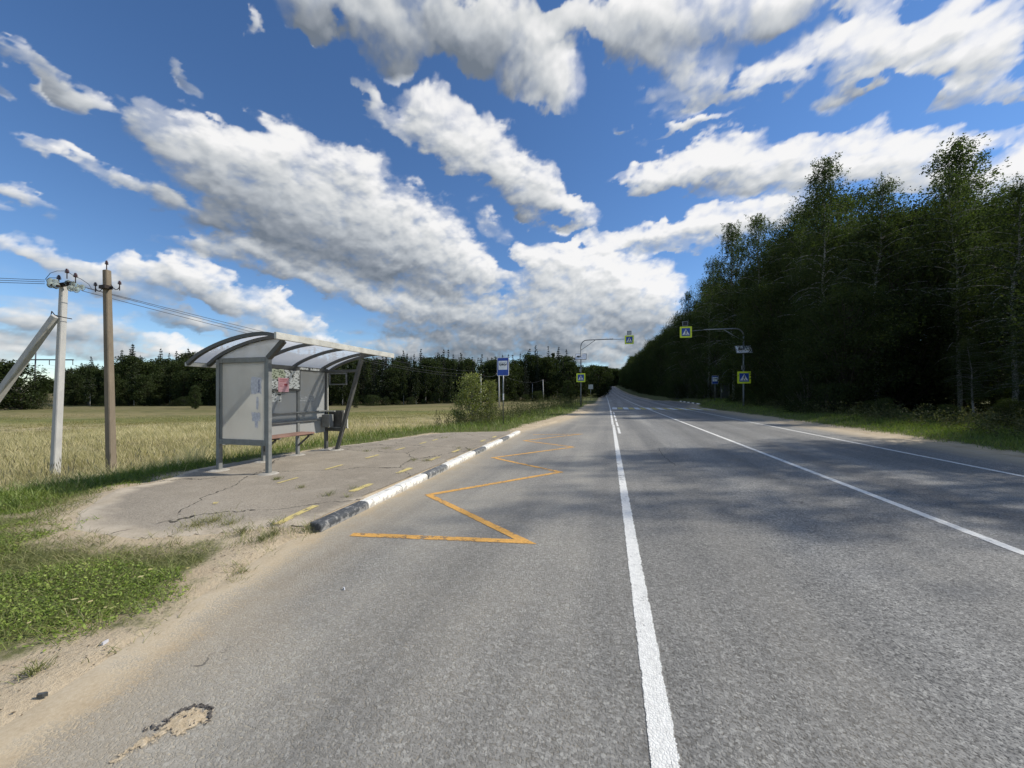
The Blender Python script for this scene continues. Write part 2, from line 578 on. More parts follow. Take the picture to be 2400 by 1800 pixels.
PLAT = [(-3.2, 3.44), (-3.45, 14.0), (-4.3, 13.6), (-6.0, 12.75), (-6.5, 11.6), (-6.95, 9.6), (-7.35, 8.6), (-7.55, 7.2), (-7.75, 5.4), (-7.2, 4.35), (-7.3, 3.95),
        (-6.55, 3.15), (-5.9, 2.8), (-4.95, 2.78), (-4.2, 3.1), (-3.7, 3.4)]
# sandy ground of the lay-by, grassy islands in it
GRASS_FRONT = [(-3.3, 1.5), (-2.95, 1.62), (-3.02, 1.95), (-3.2, 2.35), (-3.55, 2.72), (-4.1, 3.0), (-4.7, 2.72), (-5.3, 2.68), (-5.9, 2.66), (-6.5, 2.85), (-7.2, 3.1), (-9, 3.0), (-9, -4), (-3.05, -4)]
GRASS_BANK = [(-6000, -6), (-6000, 60), (-3.4, 60), (-3.0, 34), (-2.95, 29), (-3.55, 23.2), (-4.0, 17.5), (-4.0, 14.4), (-6.6, 13.0), (-7.2, 11.0), (-7.3, 9.8), (-7.85, 8.7), (-8.0, 6.5), (-8.1, 5.0), (-7.7, 4.6),
              (-7.9, 4.2), (-7.6, 3.65), (-6.9, 3.05), (-7.3, 2.7), (-9.5, 2.2), (-9.5, -6)]


def sdist(poly, X, Y):
    """signed distance to a polygon, positive inside"""
    x, y = np.ravel(X), np.ravel(Y)
    d2 = np.full(x.shape, 1e9)
    ins = np.zeros(x.shape, bool)
    n = len(poly)
    for i in range(n):
        ax, ay = poly[i]
        bx, by = poly[(i + 1) % n]
        ex, ey = bx - ax, by - ay
        t = np.clip(((x - ax) * ex + (y - ay) * ey) / (ex * ex + ey * ey), 0, 1)
        d2 = np.minimum(d2, (x - ax - t * ex) ** 2 + (y - ay - t * ey) ** 2)
        c = (ay > y) != (by > y)
        with np.errstate(divide='ignore', invalid='ignore'):
            xi = ax + (y - ay) / (by - ay + 1e-12) * ex
        ins ^= c & (x < xi)
    return (np.sqrt(d2) * np.where(ins, 1, -1)).reshape(np.shape(X))


PLAT_H = 0.085


def terrain(X, Y):
    X, Y = np.asarray(X, float), np.asarray(Y, float)
    x = X - xroad(Y)
    zr = zroad(Y)
    far = np.hypot(X, Y)
    # left: bank, then the low field
    edge = np.interp(Y, [-30, 2, 13, 17, 24, 60, 400], [-8.3, -8.4, -8.2, -6.0, -5.0, -4.2, -4.0])
    field = -.75 - 1.05 * sstep(-x, 14, 70) + .35 * n2(X, Y, .03, 5) + (zr - .2).clip(0) * np.exp(-((x + 4) / 55) ** 2) * .8
    field = field + 3.5 * sstep(far, 230, 420) * sstep(-x, 40, 200)
    left = zr + (field - zr) * sstep(-x, -edge, -edge + np.interp(Y, [0, 14, 30, 120, 400], [5.0, 5.0, 7.0, 9.0, 14.0]))
    # right: low verge bank and the floor of the wood
    vb = np.interp(Y, [-30, 20, 42, 60, 120], [.15, .2, .3, .62, .5])
    px = pave_right(Y)
    right = zr + vb * sstep(x, px + .4, px + 3.0) + .5 * sstep(x, 16, 45)
    z = np.where(x < 3.5, left, right)
    inside_road = sstep(x, pave_left(Y) - .35, pave_left(Y) + .05) * (1 - sstep(x, px - .05, px + .35))
    z = z + .10 * n2(X, Y, .9, 9) * (1 - inside_road) * (1 - sstep(far, 60, 200)) + .5 * n2(X, Y, .05, 12) * sstep(far, 40, 120) * (1 - inside_road)
    z = np.where(inside_road > 0, z * (1 - inside_road) + (zr - .06) * inside_road, z)
    # bus platform behind the kerb
    near = (X > -12) & (X < 0) & (Y > -2) & (Y < 20)
    pd = np.where(near, sdist(PLAT, X, Y), -9.0)
    slope = PLAT_H * sstep(Y, 2.6, 4.0)
    k = sstep(pd, -.45, -.02)
    kxl = np.interp(Y, [3.44, 14.03], [-3.13, -3.42])
    k = k * np.where((Y > 3.2) & (Y < 14.3), 1 - sstep(X, kxl - .16, kxl - .04), 1)
    z = z * (1 - k) + slope * k
    # no ground may stand over the kerb foot
    return z


def make_grid(name, xs, ys):
    Xg, Yg = np.meshgrid(xs, ys, indexing='ij')
    Zg = terrain(Xg, Yg)
    n, m_ = len(xs), len(ys)
    I = np.arange(n * m_).reshape(n, m_)
    q = np.stack([I[:-1, :-1], I[1:, :-1], I[1:, 1:], I[:-1, 1:]], -1).reshape(-1, 4)
    me = np_mesh(name, np.stack([Xg, Yg, Zg], -1).reshape(-1, 3), quad=q, smooth=True)
    return me, Xg, Yg


def attr(me, name, arr):
    a = me.attributes.new(name, 'FLOAT', 'POINT')
    a.data.foreach_set('value', np.ravel(arr).astype(np.float32))


xs = np.unique(np.round(np.concatenate([np.arange(-9.2, -1, .12), np.arange(-20, 16, .5), np.arange(-60, 60, 2.5), np.arange(-420, 420, 14), [-4500, -2500, -1400, -800, 800, 1400, 2500, 4500]]), 3))
ys = np.unique(np.round(np.concatenate([np.arange(-.5, 15, .14), np.arange(-12, 50, .6), np.arange(50, 330, 4), np.arange(330, 560, 16), [-400, -150, -60, -30, 800, 1400, 2500, 4500]]), 3))
me_g, Xg, Yg = make_grid('ground', xs, ys)
gf = sdist(GRASS_FRONT, Xg, Yg)
gb = sdist(GRASS_BANK, Xg, Yg)
xrel = Xg - xroad(Yg)
right_grass = xrel - (pave_right(Yg) + np.interp(Yg, [0, 20, 40, 60], [.55, 1.0, .6, .4]))
left_far = np.where(Yg > 55, (pave_left(Yg) - .35) - xrel, -9)
green = np.maximum.reduce([gf, gb, right_grass, left_far, sstep(np.hypot(Xg, Yg), 200, 400) * 3 - 1.5 - 3 * (np.abs(xrel) < 12)])
attr(me_g, 'green', np.clip(green, -3, 3))
edge_bank = np.interp(Yg, [-30, 2, 13, 17, 24, 60, 400], [-9.3, -9.0, -8.8, -8.6, -7.6, -7.0, -7.0])
attr(me_g, 'dry', np.clip(edge_bank - xrel, -3, 3))

m_ground, nb, out = material('ground_soil_and_grass')
pos = nb.n('ShaderNodeTexCoord').outputs['Object']
gA = nb.n('ShaderNodeAttribute', attribute_name='green').outputs['Fac']
dA = nb.n('ShaderNodeAttribute', attribute_name='dry').outputs['Fac']
big = nb.noise(pos, .35, 5, .6)
mid = nb.noise(pos, 2.2, 6, .62)
fine = nb.noise(pos, 38, 5, .65)
grain = nb.noise(pos, 240, 3, .6)
sand = nb.ramp(nb.m('ADD', nb.m('MULTIPLY', mid, .65), nb.m('MULTIPLY', fine, .35)), [(.32, (.36, .275, .175)), (.5, (.52, .42, .28)), (.68, (.64, .54, .38))])
sand = nb.mix(nb.m('MULTIPLY', nb.step(grain, .42, .62), .28), sand, (.55, .46, .33))
peb = nb.vor(pos, 26)
pebm = nb.m('MULTIPLY', nb.step(peb.outputs['Distance'], .14, .2, 1, 0), nb.step(nb.n('ShaderNodeSeparateColor', {0: peb.outputs['Color']}).outputs[0], .88, .92))
sand = nb.mix(nb.m('MULTIPLY', pebm, .8), sand, (.16, .14, .12))
soil = nb.ramp(fine, [(.3, (.070, .085, .027)), (.55, (.125, .135, .045)), (.75, (.21, .18, .09))])
# field: straw near, green swathe, olive and brown beyond, in long drawn bands
st = nb.n('ShaderNodeMapping', {'Vector': pos, 'Rotation': (0, 0, RAD(-15)), 'Scale': (.010, .055, .05)}).outputs[0]
band = nb.noise(st, 1.0, 7, .6, dist=.4)
depth = nb.m('ADD', nb.vm('DOT_PRODUCT', pos, (-S15, C15, 0.0)), nb.m('MULTIPLY', nb.m('SUBTRACT', band, .5), 46.0))
fcol = nb.ramp(nb.step(depth, 0, 140, 0, 1, False), [(.0, (.20, .17, .08)), (.22, (.42, .345, .19)), (.30, (.20, .20, .06)), (.36, (.15, .16, .048)), (.41, (.26, .215, .10)), (.50, (.16, .15, .055)), (.62, (.20, .165, .08)), (.74, (.13, .125, .05)), (.9, (.17, .14, .068))])
patch = nb.noise(nb.vm('MULTIPLY', pos, (.35, .9, 1.0)), .9, 6, .65)
fcol = nb.mix(nb.step(patch, .46, .66, 0, .65), fcol, (.085, .09, .03))
fcol = nb.mix(nb.step(patch, .30, .45, .45, 0), fcol, (.27, .215, .12))
veg = nb.mix(nb.step(dA, -.6, .8), soil, fcol)
gm = nb.step(nb.m('ADD', nb.m('SUBTRACT', gA, .16), nb.m('ADD', nb.m('MULTIPLY', nb.m('SUBTRACT', mid, .5), 1.3), nb.m('MULTIPLY', nb.m('SUBTRACT', fine, .5), .5))), -.16, .22)
col = nb.mix(gm, sand, veg)
h = nb.m('ADD', nb.m('MULTIPLY', fine, .6), nb.m('ADD', nb.m('MULTIPLY', grain, .12), nb.m('MULTIPLY', mid, .6)))
principled(nb, out, col, .95, normal=bump(nb, h, .75, .035), spec=.15)
props(link('ground', me_g, m_ground), kind='structure')

# ------------------------------------------------------------------ carriageway
yr = np.unique(np.round(np.concatenate([np.arange(-30, 0, 2), np.arange(0, 20, .25), np.arange(20, 60, .5), np.arange(60, 420, 4)]), 3))
t = np.concatenate([np.linspace(0, .12, 10), np.linspace(.12, .88, 14)[1:], np.linspace(.88, 1, 10)[1:]])
L_ = pave_left(yr) - .55
R_ = pave_right(yr) + .65
Xr = xroad(yr)[:, None] + L_[:, None] + (R_ - L_)[:, None] * t[None]
# behind the kerb the asphalt stops at the kerb face
kerb_x = np.interp(yr, [3.44, 14.03], [-3.14, -3.43])
inner = (yr > 3.3) & (yr < 14.1)
Xr = np.where(inner[:, None], np.maximum(Xr, kerb_x[:, None]), Xr)
Yr = np.repeat(yr[:, None], len(t), 1)
Zr = np.repeat(zroad(yr)[:, None], len(t), 1)
I = np.arange(Xr.size).reshape(Xr.shape)
q = np.stack([I[:-1, :-1], I[:-1, 1:], I[1:, 1:], I[1:, :-1]], -1).reshape(-1, 4)
lin = Xr - xroad(yr)[:, None]
dl = lin - pave_left(yr)[:, None]
dr = pave_right(yr)[:, None] - lin
# edges dip under the sand
Zr = Zr - .09 * sstep(-dl, .15, .55) - .09 * sstep(-dr, .25, .65)
me_r = np_mesh('road', np.stack([Xr, Yr, Zr], -1).reshape(-1, 3), quad=q, smooth=True)
attr(me_r, 'dl', dl)
attr(me_r, 'dr', dr)
attr(me_r, 'lat', lin)


def asphalt(name, road=True):
    m, nb, out = material(name)
    pos = nb.n('ShaderNodeTexCoord').outputs['Object']
    big = nb.noise(pos, .5, 6, .6)
    mid = nb.noise(pos, 3.0, 6, .62)
    fine = nb.noise(pos, 45, 5, .65)
    if road:
        lat = nb.n('ShaderNodeAttribute', attribute_name='lat').outputs['Fac']
        dlx = nb.n('ShaderNodeAttribute', attribute_name='dl').outputs['Fac']
        drx = nb.n('ShaderNodeAttribute', attribute_name='dr').outputs['Fac']
        scale = 64.0
    else:
        lat = None
        scale = 110.0
    wob = nb.vm('ADD', pos, nb.vm('SCALE', nb.vm('SUBTRACT', nb.noise(pos, 85, 3, .6, out=1), (.5, .5, .5)), scale=.022))
    v1 = nb.vor(wob, scale)
    rnd = nb.n('ShaderNodeSeparateColor', {0: v1.outputs['Color']}).outputs[0]
    rnd2 = nb.n('ShaderNodeSeparateColor', {0: v1.outputs['Color']}).outputs[1]
    pn = nb.noise(pos, scale * 1.25, 3, .62)
    pn2 = nb.noise(pos, scale * .45, 2, .5)
    tex = nb.m('ADD', nb.m('MULTIPLY', pn, .8), nb.m('MULTIPLY', pn2, .2))
    ve = nb.step(tex, .34, .58, 0, .34)
    pit = nb.step(tex, .385, .475, 1, 0)
    if road:
        along = nb.noise(nb.vm('MULTIPLY', pos, (1.0, .05, 1.0)), 1.3, 5, .55)
        dusty = nb.step(lat, -2.8, 2.2, .98, .0, False)
        dusty = nb.m('MULTIPLY', nb.m('ADD', dusty, nb.m('MULTIPLY', nb.m('SUBTRACT', along, .5), 1.3)), nb.step(big, .25, .7, .55, 1.2), clamp=True)
        tone = nb.m('MULTIPLY', nb.step(along, .3, .7, .82, 1.14), nb.step(big, .3, .7, .92, 1.08))
        stone = nb.ramp(rnd, [(0, (.14, .138, .128)), (.3, (.215, .212, .196)), (.8, (.285, .28, .258)), (1, (.40, .392, .355))])
        stone = nb.mix(nb.m('MULTIPLY', dusty, .55), stone, (.325, .29, .225))
        tr_ = None
        for cx0, amp in ((1.25, -.17), (2.85, -.18), (4.85, -.18), (6.55, -.16), (2.05, .10), (5.7, .10), (-1.3, -.05)):
            g_ = nb.m('MULTIPLY', nb.m('POWER', 2.718, nb.m('MULTIPLY', nb.m('POWER', nb.m('SUBTRACT', lat, cx0), 2.0), -5.5)), amp)
            tr_ = g_ if tr_ is None else nb.m('ADD', tr_, g_)
        tone = nb.m('MULTIPLY', tone, nb.m('ADD', 1.0, tr_))
        oil = nb.step(nb.noise(nb.vm('MULTIPLY', pos, (1.0, .22, 1.0)), .8, 6, .68), .60, .74, 1, .80)
        tone = nb.m('MULTIPLY', tone, oil)
        stone = nb.vm('SCALE', stone, scale=tone)
        gap = nb.mix(dusty, (.028, .028, .029), (.50, .44, .33))
        deep = nb.m('MULTIPLY', pit, nb.step(rnd2, .2, .9, .5, 1.0))
        deep = nb.m('MAXIMUM', deep, nb.m('MULTIPLY', nb.step(rnd, .0, .14, 1, 0), nb.step(lat, -1.5, 1.5, .15, .35)))
        col = nb.mix(deep, stone, gap)
        # dust and sand drifting over the two rims
        nz = nb.m('ADD', nb.m('MULTIPLY', nb.m('SUBTRACT', mid, .5), .75), nb.m('MULTIPLY', nb.m('SUBTRACT', nb.m('ADD', nb.m('MULTIPLY', fine, .5), nb.m('MULTIPLY', ve, 1.1)), .35), .55))
        sl = nb.step(nb.m('ADD', dlx, nz), .04, .42, 1, 0)
        film = nb.m('MULTIPLY', nb.step(nb.m('ADD', dlx, nz), .1, 1.1, 1, 0), .42)
        sr = nb.m('MULTIPLY', nb.step(nb.m('ADD', drx, nb.m('MULTIPLY', nz, 1.5)), .1, 1.5, 1, 0), .8)
        sandc = nb.ramp(nb.m('ADD', nb.m('MULTIPLY', mid, .6), nb.m('MULTIPLY', fine, .4)), [(.32, (.38, .29, .18)), (.5, (.53, .43, .285)), (.68, (.64, .54, .38))])
        cover = nb.m('MAXIMUM', nb.m('MAXIMUM', sl, film), sr)
        col = nb.mix(cover, col, sandc)
        height = nb.m('SUBTRACT', nb.m('MULTIPLY', nb.m('MINIMUM', ve, .28), nb.m('SUBTRACT', 1.0, cover)), nb.m('MULTIPLY', pit, .02))
        # fine crack lines
        ck = nb.vor(nb.vm('ADD', nb.vm('MULTIPLY', pos, (.22, .10, 1.0)), nb.vm('SCALE', nb.noise(pos, 1.5, 4, .6, out=1), scale=.16)), 1.0, 'DISTANCE_TO_EDGE').outputs['Distance']
        crack = nb.m('MULTIPLY', nb.step(ck, .0006, .0016, 1, 0), nb.step(big, .56, .66))
        col = nb.mix(nb.m('MULTIPLY', crack, .8), col, (.03, .03, .03))
        rough = nb.mix(cover, (.62, .62, .62), (.95, .95, .95))
        principled(nb, out, col, rough, normal=bump(nb, height, .8, .014), spec=.3)
    else:
        eA = nb.n('ShaderNodeAttribute', attribute_name='inside').outputs['Fac']
        stone = nb.ramp(rnd, [(0, (.235, .20, .15)), (.5, (.315, .272, .21)), (1, (.40, .352, .275))])
        stone = nb.vm('SCALE', stone, scale=nb.step(big, .3, .7, .82, 1.14))
        stone = nb.mix(nb.step(mid, .48, .75, 0, .7), stone, (.40, .35, .275))
        col = nb.mix(nb.m('MULTIPLY', pit, .45), stone, (.15, .132, .105))
        sandc = nb.ramp(nb.m('ADD', nb.m('MULTIPLY', mid, .6), nb.m('MULTIPLY', fine, .4)), [(.32, (.40, .33, .235)), (.5, (.54, .455, .335)), (.68, (.64, .555, .42))])
        yy = nb.n('ShaderNodeSeparateXYZ', {0: pos}).outputs[1]
        reach = nb.step(yy, 2.8, 5.4, 1.05, .30)
        nz = nb.m('ADD', nb.m('MULTIPLY', nb.m('SUBTRACT', big, .5), 1.1), nb.m('MULTIPLY', nb.m('SUBTRACT', nb.noise(nb.vm('MULTIPLY', pos, (.45, 1.6, 1)), 3.0, 7, .62), .5), 1.5))
        sl = nb.step(nb.m('DIVIDE', nb.m('ADD', eA, nb.m('MULTIPLY', nz, .42)), reach), .02, .42, 1, 0)
        col = nb.mix(nb.m('MULTIPLY', sl, .92), col, sandc)
        ck = nb.vor(nb.vm('ADD', nb.vm('MULTIPLY', pos, (.42, .40, 1.0)), nb.vm('SCALE', nb.noise(pos, 1.6, 5, .62, out=1), scale=.28)), 1.0, 'DISTANCE_TO_EDGE').outputs['Distance']
        crack = nb.m('MULTIPLY', nb.step(ck, .002, .007, 1, 0), nb.step(mid, .36, .5))
        col = nb.mix(crack, col, (.055, .048, .036))
        height = nb.m('SUBTRACT', nb.m('MINIMUM', ve, .22), nb.m('MULTIPLY', crack, .5))
        principled(nb, out, col, .88, normal=bump(nb, height, .55, .012), spec=.2)
    return m


M_ROAD = asphalt('coarse_dusty_asphalt')
M_PLAT = asphalt('old_platform_asphalt', False)
props(link('road', me_r, M_ROAD), kind='structure')

# bus platform sheet
px_ = np.arange(-8.3, -3.1, .08)
py_ = np.arange(2.3, 14.6, .1)
Xp, Yp = np.meshgrid(px_, py_, indexing='ij')
ins = sdist(PLAT, Xp, Yp)
kx = np.interp(Yp, [3.44, 14.03], [-3.29, -3.58])
keep = (ins > -.12) & ~((Xp > kx - .02) & (Yp > 3.3))
Zp = PLAT_H * sstep(Yp, 2.6, 4.0) + .010 - .03 * sstep(-ins, 0, .12) + .006 * n2(Xp, Yp, 1.2, 3)
idx = np.arange(Xp.size).reshape(Xp.shape)
cell = keep[:-1, :-1] & keep[1:, :-1] & keep[1:, 1:] & keep[:-1, 1:]
q = np.stack([idx[:-1, :-1], idx[1:, :-1], idx[1:, 1:], idx[:-1, 1:]], -1)[cell]
used, inv = np.unique(q, return_inverse=True)
me_p = np_mesh('bus_platform', np.stack([Xp, Yp, Zp], -1).reshape(-1, 3)[used], quad=inv.reshape(-1, 4), smooth=True)
attr(me_p, 'inside', ins.ravel()[used])
props(link('bus_platform_pavement', me_p, M_PLAT), kind='structure')

# ------------------------------------------------------------------ paint
def paint(name, col, wear, streak=(1, 1, 1), dirt=(.17, .165, .155)):
    m, nb, out = material(name)
    pos = nb.n('ShaderNodeTexCoord').outputs['Object']
    n1 = nb.noise(nb.vm('MULTIPLY', pos, streak), 9, 7, .68)
    n3 = nb.noise(pos, 1.1, 4, .6)
    eg = nb.n('ShaderNodeAttribute', attribute_name='across').outputs['Fac']
    ve = nb.vor(pos, 62, 'DISTANCE_TO_EDGE').outputs['Distance']
    worn = nb.step(nb.m('ADD', nb.m('ADD', n1, nb.m('MULTIPLY', n3, .35)), nb.m('MULTIPLY', ve, -.25)), .80 - wear, .98 - wear)
    tint = nb.step(nb.noise(pos, 30, 4, .6), .3, .7, .86, 1.06)
    c = nb.mix(nb.m('MULTIPLY', worn, .85), nb.vm('SCALE', tuple(col), scale=tint), dirt)
    tyre = nb.step(nb.noise(nb.vm('MULTIPLY', pos, (2.0, .35, 1)), 2.2, 6, .65), .5, .75, 0, .35)
    c = nb.mix(tyre, c, dirt)
    p = principled(nb, out, c, .7, normal=bump(nb, nb.m('ADD', nb.m('MINIMUM', ve, .2), nb.m('MULTIPLY', worn, -.15)), .7, .014), spec=.3)
    rag = nb.m('ADD', nb.m('ABSOLUTE', eg), nb.m('ADD', nb.m('MULTIPLY', nb.m('SUBTRACT', n1, .5), .85), nb.m('MULTIPLY', ve, -.35)))
    hole = nb.m('MULTIPLY', worn, nb.step(ve, .05, .2, 1, .2))
    nb.set(p, 'Alpha', nb.m('MULTIPLY', nb.step(rag, .86, .95, 1, 0), nb.m('SUBTRACT', 1.0, nb.m('MULTIPLY', hole, .85))))
    return m


def edge_attr(o, vals):
    a = o.data.attributes.new('across', 'FLOAT', 'POINT')
    a.data.foreach_set('value', np.array(vals, np.float32))
    return o


M_WHITE = paint('white_road_paint', (.80, .79, .73), .07)
M_ORANGE = paint('orange_road_paint', (.74, .40, .10), .15)
M_YELLOW = paint('worn_yellow_paint', (.68, .55, .21), .135, dirt=(.32, .285, .23))
M_ZEBRA = paint('white_crossing_paint', (.86, .86, .82), -.08)
M_YELLOW2 = paint('yellow_crossing_paint', (.62, .51, .15), -.04)


def ribbon(mb, pts, width, lift=.004):
    """flat painted line along x-y points, lying on the carriageway"""
    pts = [Vector((p[0], p[1], 0)) for p in pts]
    L, Rr = [], []
    for i, p in enumerate(pts):
        a = pts[max(i - 1, 0)]
        b = pts[min(i + 1, len(pts) - 1)]
        d = (b - a).normalized()
        if 0 < i < len(pts) - 1:
            d1, d2 = (p - a).normalized(), (b - p).normalized()
            nrm = Vector((-d1.y, d1.x, 0)) + Vector((-d2.y, d2.x, 0))
            if nrm.length < .05:
                nrm = Vector((-d.y, d.x, 0))
            nrm.normalize()
            k = 1 / max(.35, nrm.dot(Vector((-d1.y, d1.x, 0))))
        else:
            nrm, k = Vector((-d.y, d.x, 0)), 1
        for lst, sg in ((L, 1), (Rr, -1)):
            q = p + nrm * (sg * k * width / 2)
            lst.append((q.x, q.y, float(zroad(q.y)) + lift))
    b = len(mb.v)
    n = len(pts)
    mid_ = [tuple((p_ + q_) / 2 for p_, q_ in zip(l_, r_)) for l_, r_ in zip(L, Rr)]
    mb.v += L + mid_ + Rr
    mb.e = getattr(mb, 'e', []) + [1.0] * n + [0.0] * n + [-1.0] * n
    for o_ in (0, n):
        mb.f += [(b + o_ + i, b + o_ + n + i, b + o_ + n + i + 1, b + o_ + i + 1) for i in range(n - 1)]


def lane_pts(x, y0, y1):
    ys_ = np.unique(np.concatenate([np.arange(y0, min(y1, 40), 1.0), np.arange(max(y0, 40), y1, 5.0), [y1]]))
    return [(float(xroad(y) + x), float(y)) for y in ys_]


mk = MB()
ribbon(mk, lane_pts(.235, -25, 19.1), .122)
ribbon(mk, lane_pts(.205, 19.25, 320), .122)
props(edge_attr(mk.build('left_lane_marking', M_WHITE), mk.e), kind='structure')
mk = MB()
ribbon(mk, lane_pts(3.9, -25, 80), .125)
yv = 82.0
while yv < 320:
    ribbon(mk, lane_pts(3.9, yv, yv + 6), .125)
    yv += 9
props(edge_attr(mk.build('centre_lane_marking', M_WHITE), mk.e), kind='structure')
mk = MB()
ribbon(mk, lane_pts(7.53, -25, 320), .118)
props(edge_attr(mk.build('right_lane_marking', M_WHITE), mk.e), kind='structure')
mk = MB()
for y0, y1 in ((15.0, 17.7), (18.3, 21.0), (21.6, 24.4), (25.2, 28.2), (29.0, 32.4)):
    ribbon(mk, lane_pts(.42, y0, y1), .105)
props(edge_attr(mk.build('broken_lane_marking', M_WHITE), mk.e), kind='structure')
zz = [at(*p)[:2] for p in [(824, 1253), (1232, 1270), (1004, 1160), (1313, 1106.6), (1156, 1073), (1344, 1048), (1228, 1033), (1361, 1017.5), (1249, 1019)]]
mk = MB()
ribbon(mk, zz[:1] + [((zz[0][0] + zz[1][0]) / 2, (zz[0][1] + zz[1][1]) / 2)] + zz[1:], .105)
props(edge_attr(mk.build('zigzag_stop_marking', M_ORANGE), mk.e), kind='structure')
mw, my = MB(), MB()
xb = .42
k = 0
while xb < 9.6:
    mb = mw if k % 2 == 0 else my
    if abs(xb + .25 - 3.9) > .32 or True:
        x0, x1, y0, y1 = xb, xb + .5, 38.6, 43.6
        dx = float(xroad(41))
        mb.add([(dx + x0, y0, .006), (dx + x1, y0, .006), (dx + x1, y1, .006), (dx + x0, y1, .006)], [(0, 1, 2, 3)])
    xb += .57
    k += 1
props(mw.build('zebra_white_marking', M_ZEBRA), kind='structure')
props(my.build('zebra_yellow_marking', M_YELLOW2), kind='structure')
mk = MB()
for (u, v), ln, wd in [((697, 1203), .62, .10), ((848, 1143), .5, .12), ((948, 1103), .5, .12), ((1018, 1075), .48, .11), ((1069, 1057), .45, .1), ((1132, 1033), .42, .1), ((1159, 1024), .42, .1),
                       ((675, 1126), .42, .055), ((783, 1095), .5, .075), ((873, 1070), .48, .09), ((939, 1052), .42, .09), ((992, 1038), .4, .08), ((1020, 1031), .4, .08), ((505, 1178), .07, .06)]:
    x, y, _ = at(u, v, PLAT_H + .012)
    a = RAD(2 if ln > .3 else 40)
    c, s = math.cos(a), math.sin(a)
    n = 9
    vs = []
    for i in range(n):
        f = i / (n - 1) - .5
        ww = wd * (.5 - .12 * random.random())
        for sg in (-1, 1):
            vs.append((x + sg * ww * c - f * ln * s, y + sg * ww * s + f * ln * c, PLAT_H * float(sstep(np.array(y + f * ln), 2.6, 4.0)) + .0175))
    mk.add(vs, [(2 * i, 2 * i + 1, 2 * i + 3, 2 * i + 2) for i in range(n - 1)])
props(mk.build('platform_edge_marking', M_YELLOW), kind='structure')

# ------------------------------------------------------------------ kerb stones, black and white by turns
def kerb_mat(name, base, alt):
    m, nb, out = material(name)
    pos = nb.n('ShaderNodeTexCoord').outputs['Object']
    n1 = nb.noise(pos, 14, 7, .7)
    zz_ = nb.n('ShaderNodeSeparateXYZ', {0: pos}).outputs[2]
    chips = nb.step(nb.m('ADD', n1, nb.step(zz_, 0, .05, .14, 0)), .50, .64)
    c = nb.mix(chips, base, alt)
    c = nb.vm('SCALE', c, scale=nb.step(nb.noise(pos, 60, 3, .6), .3, .7, .85, 1.1))
    principled(nb, out, c, .75, normal=bump(nb, n1, .5, .01), spec=.3)
    return m


M_KW = kerb_mat('white_kerb_paint', (.80, .78, .70), (.45, .42, .37))
M_KB = kerb_mat('black_kerb_paint', (.07, .075, .08), (.27, .265, .25))
M_KB2 = kerb_mat('faded_black_kerb_paint', (.125, .13, .13), (.36, .35, .32))
KA, KB_ = Vector((-3.13, 3.44, 0)), Vector((-3.42, 14.03, 0))
kd = (KB_ - KA).normalized()
ks = Vector((-kd.y, kd.x, 0))
NK = 12
pat = 'bwwbwwbwwbww'
seg = (KB_ - KA).length / NK
near_names = ['first black kerb stone at the near end of the bus platform, weeds at its end', 'white kerb stone right after the nearest black one', 'white kerb stone just before the second black one',
              'second black kerb stone from the near end of the platform', 'white kerb stone right after the second black one', 'white kerb stone just before the third black one',
              'third black kerb stone from the near end of the platform', 'white kerb stone right after the third black one', 'white kerb stone just before the fourth black one',
              'fourth black kerb stone, farthest black one of the bus platform', 'white kerb stone right after the farthest black one', 'last white kerb stone at the far end of the bus platform']
for i in range(NK):
    c = KA + kd * (seg * i)
    j = random.uniform(-.006, .006)
    hh = .104 + random.uniform(-.007, .007)
    mb = MB()
    prof = [(0, -.10), (0, hh - .035), (.018, hh - .01), (.05, hh), (.15, hh), (.15, -.10)]
    ln = seg - .012
    n = len(prof)
    vs = [(-u_, 0, z) for u_, z in prof] + [(-u_, ln, z) for u_, z in prof]
    mb.add(vs, [tuple(range(n)), tuple(range(n, 2 * n))[::-1]] + [(k + n, (k + 1) % n + n, (k + 1) % n, k) for k in range(n)])
    o = link('kerb_stone', mb.mesh('kerb_stone', .006), (M_KB if i == 0 else M_KB2) if pat[i] == 'b' else M_KW)
    o.location = c + ks * -j
    o.rotation_euler = (0, random.uniform(-.02, .02), math.atan2(-kd.x, kd.y))
    props(o, near_names[i], 'kerb stone', 'kerb stones along the bus platform')

# ------------------------------------------------------------------ pothole filled with sand, broken rim
ph = [at(u, v)[:2] for u, v in [(375, 1708), (392, 1690), (430, 1668), (462, 1661), (486, 1662), (489, 1690), (460, 1706), (420, 1727), (395, 1722)]]
cx, cy = np.mean([p[0] for p in ph]), np.mean([p[1] for p in ph])


